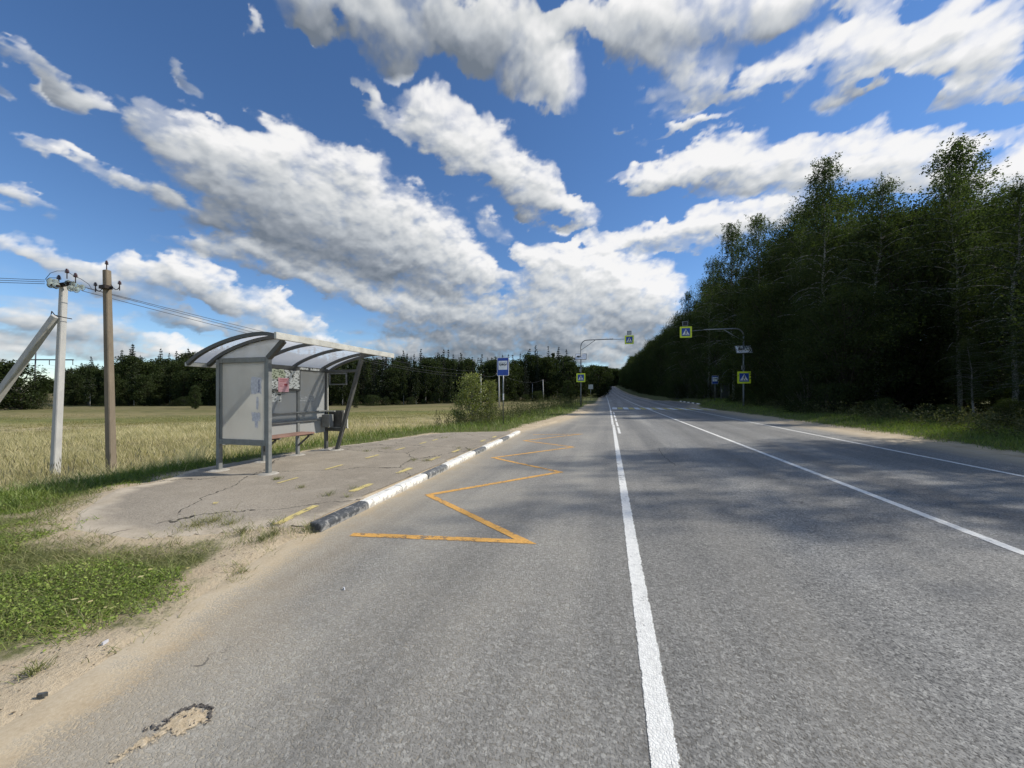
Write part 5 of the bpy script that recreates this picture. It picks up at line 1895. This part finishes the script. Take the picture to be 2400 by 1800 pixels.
HERO_R = [(2251, 322, 27, KB1, 'tallest birch at the right, wispy drooping top against the cloud', 1.15),
          (2370, 423, 22, KB2, 'loose-crowned birch just right of the tallest wispy one', 1.1),
          (2048, 424, 18.5, KB2, 'thin-topped birch standing between the pointed birch and the tallest one', 1.0),
          (1925, 365, 17, KB1, 'slender pointed birch rising high above the middle of the right-hand wood', .82),
          (1990, 445, 20.5, KB3, 'rounded birch just right of the slender pointed birch', .9),
          (1862, 482, 18, KB2, 'birch just left of the slender pointed birch, bowed side branches', 1.0),
          (1785, 497, 17, KB3, 'full birch above the gantry pole with a rounded top', .85),
          (1720, 514, 15.5, KB1, 'narrow-topped birch over the bend of the right-hand gantry arm', .85),
          (1660, 602, 15, KB2, 'drooping birch above the middle of the right-hand gantry arm', .9),
          (1612, 678, 14.5, KB3, 'hanging birch at the left flank of the wood, above the overhead crossing sign', .8)]
for u, v, X_, K_, lab, wd in HERO_R:
    r = (u - UC) / FPX
    F = X_ / (r * C15 - S15)
    y = F * (C15 + r * S15)
    zt = EYE + (VH - v) / FPX * F
    K_.place(X_, y, (zt - float(terrain(X_, y))) * 1.0, lab, None, wide=wd * 1.22)
FILL = {KB1: 'indistinct birch massed in the dark wood right of the road', KB2: 'indistinct birch massed in the dark wood right of the road', KB3: 'indistinct birch massed in the dark wood right of the road',
        KM3: 'dense round-topped leafy tree in the right-hand wood beyond the gantry', KM4: 'dense round-topped leafy tree in the right-hand wood beyond the gantry',
        KM1: 'dark leafy tree filling the lower part of the right-hand wood', KM2: 'dark leafy tree filling the lower part of the right-hand wood'}


def fill_right(x, y, K_, hmin, hmax, wide=1.0, r0=.72, r1=1.0):
    lim, u, F = top_limit(x, y, SIL_R, 26 if y > 45 else 24)
    zg_ = float(terrain(x, y))
    h_ = random.uniform(hmin, hmax)
    if u < 2800:
        h_ = min(h_, (lim - zg_) * random.uniform(r0, r1))
    if h_ < 2.5:
        return
    K_.place(x, y, h_, FILL[K_], 'birches of the right-hand wood' if K_ in (KB1, KB2, KB3) else 'round-topped trees of the right-hand wood' if K_ in (KM3, KM4) else 'lower leafy trees of the right-hand wood', wide=wide * max(1.0, .75 + 4.0 / h_))


yv = 15.5
while yv < 300:                                   # front row
    x = 15.6 + random.uniform(-.9, 1.2) + float(xroad(yv)) + (1.5 if 44 < yv < 75 else 0)
    gap = yv < 33
    if 17.5 < yv < 27.5:
        yv += 2.9
        continue
    if 54 < yv < 62 and x < 19.5:
        x = 20.5
    fill_right(x, yv, random.choice((KM1, KM2, KM1) if yv < 45 else (KM3, KM4, KM1)), 5 if gap else (7 if yv < 45 else 11), 8.5 if gap else (12 if yv < 45 else 17))
    yv += 2.9 if yv < 80 else 5.5
yv = 17.0
while yv < 300:                                   # second row
    x = 20.5 + random.uniform(-1.5, 1.8) + float(xroad(yv))
    fill_right(x, yv, random.choice((KB1, KB2, KB3, KM1)) if yv < 45 else random.choice((KM3, KB3, KM4, KB1)), 4.5 if yv < 28 else 17, 6.5 if yv < 28 else 24)
    yv += 3.4 if yv < 80 else 5.0
yv = 22.0
while yv < 290:                                   # third and fourth row
    for xx in (26.5, 34):
        x = xx + random.uniform(-2, 2.4) + float(xroad(yv))
        fill_right(x, yv + random.uniform(-2, 2), random.choice((KB1, KB3, KM4, KM4)) if yv < 45 else random.choice((KM3, KM4, KB3)), 9 if yv < 29 else 20, 12.5 if yv < 29 else 25, 1.1, .84 if 29 <= yv < 48 else .72, 1.02)
    yv += 4.6 if yv < 80 else 7
# trees out of frame on the right whose crowns shade the near carriageway
for x, y, h_, K_ in ((16.2, 12.0, 14.0, KB4), (18.4, 13.6, 18.5, KB4), (17.0, 16.0, 18.0, KB4), (19.5, 18.2, 18.5, KB2), (22.3, 16.6, 20.0, KB4), (15.2, 14.6, 8.0, KM2), (24.5, 19.5, 21, KB4), (26.5, 16.4, 21, KB4), (28.5, 20.5, 22, KB4),
                     (17.4, 10.6, 12.5, KB4), (23.4, 13.2, 18.0, KB4)):
    K_.place(x, y, h_, 'birch at the near end of the right-hand wood' if K_ is not KM2 else 'leafy tree at the near end of the right-hand wood', 'near end of the right-hand wood, ' + ('birches' if K_ is not KM2 else 'leafy trees'))
yv = 10.5
while yv < 150:                                   # bushes at the foot of the wood
    x = 13.2 + random.uniform(-.5, .9) + float(xroad(yv)) + (2.4 if 44 < yv < 75 else 0)
    if not (52 < yv < 63 and x < 18.5):
        k_ = random.choice((KU1, KU2))
        k_.place(x + (1.2 if 15 < yv < 27 else 2.2 if 33 < yv < 43 else 0), yv, (random.uniform(2.0, 3.6) if k_ is KU1 else random.uniform(1.2, 2.6)) * (.42 if 14 < yv < 27 else 1), 'dark leafy bush at the foot of the right-hand wood', 'bushes at the foot of the right-hand wood', wide=random.uniform(.9, 1.25))
    yv += 1.9 if yv < 60 else 3.6

for k in range(46):                               # thicket deeper inside the thin part of the wood
    x, y = random.uniform(18.5, 44), random.uniform(17, 60)
    if y > 50 and x < 24:
        continue
    k_ = random.choice((KU1, KU2))
    k_.place(x, y, random.uniform(2.2, 4.0) if x > 22 else random.uniform(1.6, 2.4), 'dark leafy bush in the thicket deep inside the right-hand wood', 'thicket inside the right-hand wood', wide=random.uniform(1.2, 1.7))

# ---- wood beyond the field
SIL_L = np.array([(140, 885), (150, 862), (165, 855), (185, 858), (205, 852), (225, 848), (240, 862), (262, 850), (280, 840), (312, 824), (335, 842), (355, 842), (375, 836), (395, 842), (430, 832), (470, 828), (520, 820), (600, 826),
                  (700, 828), (800, 832), (850, 836), (900, 838), (940, 836), (975, 834), (1005, 837), (1046, 829), (1075, 837), (1110, 838), (1160, 836), (1205, 842), (1222, 832), (1240, 826), (1270, 830), (1300, 820), (1318, 824), (1335, 836), (1352, 848), (1362, 858)])
for row, (F0, du, lo, hi) in enumerate(((108, 27, .55, .86), (116, 25, .86, 1.0), (126, 27, .92, 1.02), (140, 30, .95, 1.03), (156, 30, .93, 1.0), (174, 32, .9, .98))):
    u = 146.0 + row * 7
    while u < 1356:
        F = F0 + random.uniform(-4, 4) + (14 if u > 1200 and row == 0 else 0)
        x, y, _ = at(u, 900, F=F)
        zg_ = float(terrain(x, y))
        v = float(np.interp(u, SIL_L[:, 0], SIL_L[:, 1])) + random.uniform(0, 13)
        hmax_ = EYE + (VH - v) / FPX * F - zg_
        K_ = random.choice((KF1, KF2, KF3, KF2) if u < 750 else (KF1, KF1, KF2, KF1)) if row == 0 else random.choice((KF2, KF3, KS1, KF1, KS2) if row < 3 else (KS1, KS2, KF2))
        h_ = hmax_ * random.uniform(lo, hi)
        if K_ in (KS1, KS2) and row > 0:
            h_ = hmax_ * random.uniform(1.0, 1.26)
        lab = {KF1: 'pale-stemmed birch in the dark wood beyond the field', KF2: 'round-crowned leafy tree in the dark wood beyond the field', KF3: 'round-crowned leafy tree in the dark wood beyond the field',
               KS1: 'pointed spruce in the dark wood beyond the field', KS2: 'pointed spruce in the dark wood beyond the field'}[K_]
        K_.place(x, y, h_, lab, lab.split(' in the')[0] + 's of the wood beyond the field', wide=random.uniform(.9, 1.15) * (1.0 if K_ in (KF2, KF3) else .85))
        u += du * random.uniform(.8, 1.2) * 112 / F
# undergrowth at the foot of that wood
u = 150.0
while u < 1360:
    x, y, _ = at(u, 900, F=103 + random.uniform(-3, 5))
    KU1.place(x, y, random.uniform(1.2, 3.0), 'low dark bush at the foot of the wood beyond the field', 'bushes at the foot of the wood beyond the field', wide=random.uniform(1.2, 1.9))
    u += random.uniform(20, 34)


def single(K_, u, F, vtop, label, wide=1.0, rz=None):
    x, y, _ = at(u, 900, F=F)
    zg_ = float(terrain(x, y))
    return K_.place(x, y, EYE + (VH - vtop) / FPX * F - zg_, label, None, rz, wide)


single(KF3, 44, 78, 852, 'broad dark tree standing alone at the left border of the field', 1.55)
single(KF2, 4, 84, 858, 'dark tree at the left border, half hidden by the slanting brace', 1.2)
single(KU1, 76, 80, 905, 'low dark bush beside the lone broad tree', 1.3)
single(KF1, 211, 101, 866, 'bare-stemmed birch in front of the wood, between the two concrete poles', .9)
single(KF2, 458, 80, 905, 'small single tree in the field just left of the shelter', .75)
single(KU1, 834, 84, 946, 'round low bush in the field behind the slanted shelter post', 1.2)
for u, F in ((96, 290), (104, 300), (112, 285), (120, 296), (128, 288), (136, 300), (143, 290), (88, 300)):
    single(random.choice((KF2, KF3)), u, F, 893 + random.uniform(-2, 3), 'hazy far tree on the ridge seen in the gap of the wood', 1.6)['group'] = 'far trees on the ridge in the gap'
# left of the road, towards the crest
single(KF3, 1330, 56, 893, 'round dark bush-like tree behind the left gantry pole', .9)
single(KF3, 1402, 104, 862, 'dark broad tree overhanging the left road edge before the crest', 1.25)
for u, F, v in ((1372, 118, 868), (1388, 135, 858), (1412, 160, 860), (1424, 200, 866), (1396, 185, 858), (1380, 160, 862), (1362, 128, 860), (1418, 250, 866), (1408, 230, 862)):
    single(random.choice((KF2, KF3)), u, F, v, 'dark tree lining the left side of the road towards the crest', 1.15)['group'] = 'trees on the left towards the crest'
for x, y, h_ in ((-2, 345, 15), (3, 352, 16), (8, 350, 15), (-7, 340, 15), (14, 352, 17), (-12, 330, 14), (0, 372, 18), (6, 380, 18), (-5, 372, 17), (20, 360, 19), (-10, 360, 16), (26, 356, 20)):
    random.choice((KF2, KF3)).place(x - 1, y, h_, 'dark tree closing the road view behind the crest', 'trees behind the crest', wide=1.4)
for x, y in ((9.6, 210), (8.5, 240), (7.5, 268), (6.5, 290), (10.5, 180), (8, 310), (11.5, 160)):
    KU1.place(x + .5, y, random.uniform(3, 4.5), 'dark leafy bush under the wood near the crest, right of the road', 'bushes right of the road near the crest', wide=1.5)

# ---- the leafy bush by the bus sign
KBUSH = Kind('leafy_bush', broad(3.6, .15, 1.45, 75, 110, .11, 52, True, .05, .6), L_BUSH, B_GREY, 3.6)
x, y, _ = at(1104, 900, F=20.3)
KBUSH.place(x, y, EYE + (VH - 878) / FPX * 20.3 - float(terrain(x, y)), 'bright leafy bush growing left of the bus stop sign', None, 1.0, 1.0)
x, y, _ = at(1148, 900, F=20.8)
KBUSH.place(x, y, EYE + (VH - 893) / FPX * 20.8 - float(terrain(x, y)), 'slimmer leafy bush touching the bus sign pole from behind', None, 2.5, .55)


# ------------------------------------------------------------------ grass
def blades(name, P_, h, wd, lean, mat, curl=.5, label=None):
    n = len(P_)
    az_ = RNG.uniform(0, 6.283, n)
    fx, fy = np.cos(az_), np.sin(az_)
    az2 = RNG.uniform(0, 6.283, n)
    lx, ly = np.cos(az2) * lean, np.sin(az2) * lean
    h = np.broadcast_to(h, (n,))
    wd = np.broadcast_to(wd, (n,))
    side = np.stack([-fy, fx, np.zeros(n)], -1) * (wd / 2)[:, None]
    off = lambda f, k: P_ + np.stack([lx * h * f ** (1 + curl), ly * h * f ** (1 + curl), h * f * (1 - .18 * f * k)], -1)
    a, b, c = off(0.0, 0), off(.55, 1), off(1.0, 1)
    V = np.stack([a - side, a + side, b + side * .8, b - side * .8, c], 1).reshape(-1, 3)
    base = np.arange(n)[:, None] * 5
    q = base + np.array([[0, 1, 2, 3]])
    t_ = base + np.array([[3, 2, 4]])
    return props(link(name, np_mesh(name, V, tri=t_, quad=q), mat), kind='stuff')


def scatter_view(n, u0, u1, F0, F1, power=1.0):
    """random ground points, thinning out with distance"""
    F = (F0 ** (1 - power) + RNG.random(n) * (F1 ** (1 - power) - F0 ** (1 - power))) ** (1 / (1 - power)) if power != 1 else F0 * (F1 / F0) ** RNG.random(n)
    u = RNG.uniform(u0, u1, n)
    R = (u - UC) / FPX * F
    X = R * C15 - F * S15
    Y = R * S15 + F * C15
    return X, Y, F


def on_ground(X, Y):
    return np.stack([X, Y, terrain(X, Y) - .01], -1)


# straw-coloured field
X, Y, F = scatter_view(255000, -220, 1330, 6.0, 62, .75)
xr_ = X - xroad(Y)
eb = np.interp(Y, [-30, 2, 13, 17, 24, 60, 400], [-8.9, -8.7, -8.5, -7.6, -7.2, -6.5, -6.5])
d_ = eb - xr_ + n2(X, Y, .5, 4) * 1.4
gate = d_ > RNG.uniform(-.5, .7, len(X))
dens_ = n2(X, Y, .16, 31, 3)
gate &= (RNG.random(len(X)) < np.clip(.62 + dens_ * 3.0, .10, 1)) & (F < 60 - 26 * RNG.random(len(X)))
X, Y, F = X[gate], Y[gate], F[gate]
big_ = n2(X, Y, .07, 51, 3)
hh = RNG.uniform(.16, .50, len(X)) * np.clip(1.0 + 1.6 * n2(X, Y, .30, 77) + .9 * big_, .45, 1.35) * np.interp(F, [8, 14, 24], [.62, .95, 1.0])
band_ = F + n2(X, Y, .05, 19, 3) * 26
low_ = band_ > 25 + RNG.normal(0, 3, len(X))
tall_ = ~low_
hs_all = hh
blades('dry_grass', on_ground(X, Y)[tall_], hh[tall_], (.0025 + F * .00048)[tall_], .45, L_DRY)
L_SWARD = leaf_mat('low_field_grass', [(.1, (.14, .14, .045)), (.5, (.30, .265, .11)), (1, (.56, .47, .26))], .4, .02, 0, .12)
blades('field_sward', on_ground(X, Y)[low_], (hh * RNG.uniform(.15, .5, len(hh)))[low_], (.004 + F * .0006)[low_], .6, L_SWARD)
X, Y, F, hh = X[tall_], Y[tall_], F[tall_], hh[tall_]
# feathery heads on some stalks
k_ = RNG.random(len(X)) < .05
Xh, Yh, Fh, hs2 = X[k_], Y[k_], F[k_], hh[k_]
k2 = Fh < 17
Xh, Yh, Fh, hs2 = Xh[k2], Yh[k2], Fh[k2], hs2[k2] * 1.5
P_ = on_ground(Xh, Yh)
az_ = RNG.uniform(0, 6.28, len(Xh))
ln = np.stack([np.cos(az_) * .22, np.sin(az_) * .22, np.full(len(Xh), .97)], -1)
tipc = P_ + ln * hs2[:, None]
V = np.stack([P_ - [.003, 0, 0], P_ + [.003, 0, 0], tipc + [.002, 0, 0], tipc - [.002, 0, 0],
              tipc, tipc + ln * .05 + np.array([C15, S15, 0]) * .010, tipc + ln * .12, tipc + ln * .05 - np.array([C15, S15, 0]) * .010], 1).reshape(-1, 3)
b_ = np.arange(len(Xh))[:, None] * 8
L_HEAD = leaf_mat('seed_heads', [(.1, (.20, .16, .09)), (.6, (.40, .33, .21)), (1, (.55, .47, .33))], .3, .02, 0)
props(link('seed_heads', np_mesh('seed_heads', V, quad=np.concatenate([b_ + [[0, 1, 2, 3]], b_ + [[4, 5, 6, 7]]])), L_HEAD), kind='stuff')

# taller uneven tussocks near the poles and behind the shelter
Xt, Yt, Ft = scatter_view(420, -60, 1120, 7.5, 24, .6)
xr_ = Xt - xroad(Yt)
ok_ = xr_ < np.interp(Yt, [-30, 13, 17, 24], [-9.0, -8.8, -7.8, -7.2])
Xt, Yt, Ft = Xt[ok_], Yt[ok_], Ft[ok_]
m_ = 34
ang = RNG.uniform(0, 6.283, (len(Xt), m_))
rr = np.abs(RNG.normal(0, .13, (len(Xt), m_)))
hT = (RNG.uniform(.35, .85, len(Xt))[:, None] * RNG.uniform(.55, 1.1, (len(Xt), m_))).ravel()
Xb = (Xt[:, None] + np.cos(ang) * rr).ravel()
Yb = (Yt[:, None] + np.sin(ang) * rr).ravel()
blades('dry_tussocks', on_ground(Xb, Yb), hT, .004 + np.repeat(Ft, m_) * .0004, .5, L_DRY)

# green grass: bank behind the platform, verge towards the crossing
X, Y, F = scatter_view(120000, -80, 1440, 3.0, 60, .9)
gd = sdist(GRASS_BANK, X, Y)
xr_ = X - xroad(Y)
eb = np.interp(Y, [-30, 2, 13, 17, 24, 60, 400], [-9.3, -9.0, -8.8, -8.4, -7.6, -7.0, -7.0])
gate = (gd > RNG.uniform(-.12, .3, len(X)) + n2(X, Y, 1.5, 8) * .5) & (xr_ > eb - RNG.uniform(0, 1.2, len(X)))
X, Y, F, gd = X[gate], Y[gate], F[gate], gd[gate]
hh = RNG.uniform(.05, .22, len(X)) * np.clip(.45 + gd * .9, .35, 1.5) * np.interp(Y, [6, 14, 30], [1.0, 1.25, 1.5])
blades('green_grass', on_ground(X, Y), hh, .005 + F * .0007, .55, L_GRASS)
X, Y, F = scatter_view(130000, 1480, 2480, 8.5, 60, .9)
xr_ = X - xroad(Y)
edge = pave_right(Y) + np.interp(Y, [0, 20, 40, 60], [.55, 1.0, .6, .4])
gate = (xr_ - edge > RNG.uniform(-.1, .4, len(X)) + n2(X, Y, 1.2, 6) * .6) & (xr_ < 17)
X, Y, F = X[gate], Y[gate], F[gate]
blades('green_grass', on_ground(X, Y), RNG.uniform(.06, .26, len(X)) * np.clip(.6 + (X - 10) * .22, .5, 1.6), .006 + F * .0007, .5, L_GRASS)

# low broad-leaved cover in the foreground and along the bank
X = RNG.uniform(-10.5, -2.7, 190000)
Y = RNG.uniform(.2, 6.2, 190000)
g1_ = sdist(GRASS_FRONT, X, Y)
g2_ = sdist(GRASS_BANK, X, Y)
nzv = n2(X, Y, 1.1, 14, 4)
score = np.maximum(g1_ * .6 + nzv * 2.6 - .16, np.minimum(g2_, 1.0) * .8 - .1 + nzv * .6)
keep = score > RNG.uniform(0, .35, len(X))
X, Y = X[keep], Y[keep]
sc_ = score[keep]
P_ = np.stack([X, Y, terrain(X, Y) + RNG.uniform(.0, .055, len(X)) * np.clip(.4 + sc_, .4, 1.3)], -1)
props(link('clover_cover', leaves_mesh('clover_cover', P_, RNG.uniform(.014, .030, len(P_)), .55, 0, .45), L_CLOVER), kind='stuff')
# grass blades among the clover
Xb, Yb = X[::2] + RNG.normal(0, .03, len(X[::2])), Y[::2] + RNG.normal(0, .03, len(X[::2]))
blades('green_grass', on_ground(Xb, Yb), RNG.uniform(.03, .17, len(Xb)) ** 1.0 * np.clip(.8 + 1.5 * n2(Xb, Yb, .9, 44), .4, 1.6), .004, .8, L_GRASS)
# wiry half-trampled grass round the sandy patches
X = RNG.uniform(-9.5, -2.6, 85000)
Y = RNG.uniform(.2, 5.0, 85000)
g1_ = sdist(GRASS_FRONT, X, Y)
g2_ = sdist(GRASS_BANK, X, Y)
nzv = n2(X, Y, 2.3, 24, 4)
sc_ = np.minimum(np.maximum(g1_, g2_), .5) * .9 + .2 + nzv * 2.4
sc_ = np.where(sdist(PLAT, X, Y) > .02, -1, sc_)
sc_ = np.where(X > pave_left(Y) - .12, -1, sc_)
keep = sc_ > RNG.uniform(0.05, .7, len(X))
X, Y = X[keep], Y[keep]
blades('trampled_grass', on_ground(X, Y), RNG.uniform(.02, .11, len(X)), .0045, 1.1, L_TRAMP)
# tufts in the cracks of the platform and at the kerb end
T = []
for u, v, n, r_ in ((748, 1246, 260, .13), (720, 1250, 150, .16), (650, 1130, 120, .07), (708, 1150, 60, .08), (770, 1168, 60, .1), (815, 1172, 40, .06), (970, 1084, 70, .16), (1000, 1085, 70, .14), (860, 1062, 70, .2), (905, 1055, 60, .2),
                    (1075, 1055, 50, .12), (1035, 1030, 40, .25), (1100, 1059, 40, .12), (830, 1152, 40, .1), (1045, 1029, 60, .3), (500, 1232, 240, .2), (460, 1240, 240, .22), (540, 1228, 120, .12), (570, 1255, 200, .2), (640, 1260, 200, .2), (615, 1270, 160, .2), (570, 1340, 120, .08), (560, 1360, 90, .1), (85, 1575, 90, .05), (640, 1241, 80, .14)):
    x, y, _ = at(u, v, .05 if v < 1230 else 0)
    a = RNG.uniform(0, 6.28, n)
    rr = np.abs(RNG.normal(0, r_ * .6, n))
    T.append(np.stack([x + np.cos(a) * rr, y + np.sin(a) * rr * 1.2, np.zeros(n)], -1))
T = np.concatenate(T)
T[:, 2] = terrain(T[:, 0], T[:, 1]) + .005
props(blades('grass_tufts', T, RNG.uniform(.02, .10, len(T)), .0045, .9, L_TRAMP), kind='stuff')

# tall weeds on the verge between the bush and the crossing
X, Y, F = scatter_view(5200, 1020, 1400, 17.5, 62, .8)
xr_ = X - xroad(Y)
wl_ = np.interp(Y, [17, 24, 40, 62], [-5.4, -4.7, -3.6, -3.2])
gate = (xr_ < wl_ + RNG.normal(0, .25, len(X))) & (xr_ > wl_ - 3.8) & (RNG.random(len(X)) < .75 + n2(X, Y, .4, 3))
X, Y, F = X[gate], Y[gate], F[gate]
P0 = on_ground(X, Y)
hh = RNG.uniform(.5, 1.15, len(X)) * np.interp(Y, [17, 40, 62], [.95, 1.2, 1.3])
per = 26
t_ = RNG.random((len(X), per))
lean_ = RNG.normal(0, .16, (len(X), 1, 2))
C_ = P0[:, None, :] + np.concatenate([lean_ * (t_ * hh[:, None])[..., None] + RNG.normal(0, .07, (len(X), per, 2)) * (1.15 - t_)[..., None], (t_ * hh[:, None])[..., None]], -1)
props(link('tall_weeds', leaves_mesh('tall_weeds', C_.reshape(-1, 3), np.repeat(.05 + F * .0012, per), .38, 0), L_WEED), kind='stuff')
# undergrowth at the foot of the right-hand wood
X, Y, F = scatter_view(5200, 1600, 2500, 9.0, 60, .8)
xr_ = X - xroad(Y)
gate = (xr_ > 12.0 + RNG.normal(0, .3, len(X)) + np.where((Y > 44) & (Y < 75), 2.4, 0)) & (xr_ < 15.5)
X, Y, F = X[gate], Y[gate], F[gate]
P0 = on_ground(X, Y)
hh = RNG.uniform(.25, .95, len(X))
t_ = RNG.random((len(X), per))
C_ = P0[:, None, :] + np.concatenate([RNG.normal(0, .10, (len(X), per, 2)), (t_ * hh[:, None])[..., None]], -1)
props(link('weedy_undergrowth', leaves_mesh('weedy_undergrowth', C_.reshape(-1, 3), np.repeat(.06 + F * .0012, per), .5, .2), L_WEED), kind='stuff')

# fallen yellow leaves and bits of litter on the verge
LP = []
for u, v in ((185, 1412), (212, 1410), (247, 1420), (262, 1421), (175, 1405), (68, 1455), (330, 1352), (352, 1335), (440, 1333), (160, 1200), (185, 1247), (40, 1275)):
    x, y, _ = at(u, v, .05)
    LP.append((x, y, float(terrain(x, y)) + .065))
L_YEL = leaf_mat('fallen_leaves', [(.1, (.45, .36, .12)), (1, (.62, .55, .30))], .2, .05, 0)
props(link('fallen_leaves', leaves_mesh('fallen_leaves', np.array(LP), .042, .7, 0, .8), L_YEL), kind='stuff')
for (u, v, w_, l_, a, mt_, nm, lab, cat) in ((247, 1505, .005, .018, .3, M_PAPER_W, 'paper_scrap', 'tiny white paper scrap on the sand above the pothole', 'litter'), (806, 1379, .005, .010, 1.3, M_PAPER_W, 'paper_scrap', 'tiny white scrap lying on the asphalt below the zigzag', 'litter'),
                                            (100, 1628, .009, .022, -1.0, M_STEEL_D, 'stone_chip', 'dark flat stone chip on the sandy road edge', 'stone')):
    x, y, _ = at(u, v, .01)
    z_ = max(float(terrain(x, y)), 0.0) + .012
    c, s = math.cos(a), math.sin(a)
    mb = MB()
    ring = [(-w_, -l_), (w_ * .7, -l_ * .9), (w_, l_ * .2), (w_ * .2, l_), (-w_ * .8, l_ * .6)]
    top_ = [(x + px * c - py * s, y + px * s + py * c, z_ + .006) for px, py in ring]
    bot = [(p[0], p[1], z_ - .012) for p in top_]
    n = len(ring)
    mb.add(bot + top_, [tuple(range(n))[::-1], tuple(range(n, 2 * n))] + [(i, (i + 1) % n, n + (i + 1) % n, n + i) for i in range(n)])
    props(mb.build(nm, mt_), lab, cat)

# crumbs of soil, dead straw and pebbles on the sandy shoulder
X = RNG.uniform(-8.5, -1.9, 26000)
Y = RNG.uniform(.3, 5.2, 26000)
gmx = np.maximum(sdist(GRASS_FRONT, X, Y), sdist(GRASS_BANK, X, Y))
nzv = n2(X, Y, 2.6, 63, 4)
keep = (X < pave_left(Y) + .05) & (sdist(PLAT, X, Y) < .05) & (RNG.random(len(X)) < np.clip(.12 + nzv * 2.2 + .35 * (gmx + .45), .02, .9)) & (gmx < .1)
X, Y = X[keep], Y[keep]
P_ = np.stack([X, Y, terrain(X, Y) + .006], -1)
L_CRUMB = leaf_mat('soil_crumbs', [(.1, (.05, .04, .03)), (.5, (.13, .10, .065)), (.8, (.27, .21, .13)), (1, (.5, .42, .28))], .05, .0, 0)
props(link('soil_crumbs', leaves_mesh('soil_crumbs', P_, .017, .5, 0, .6), L_CRUMB), kind='stuff')
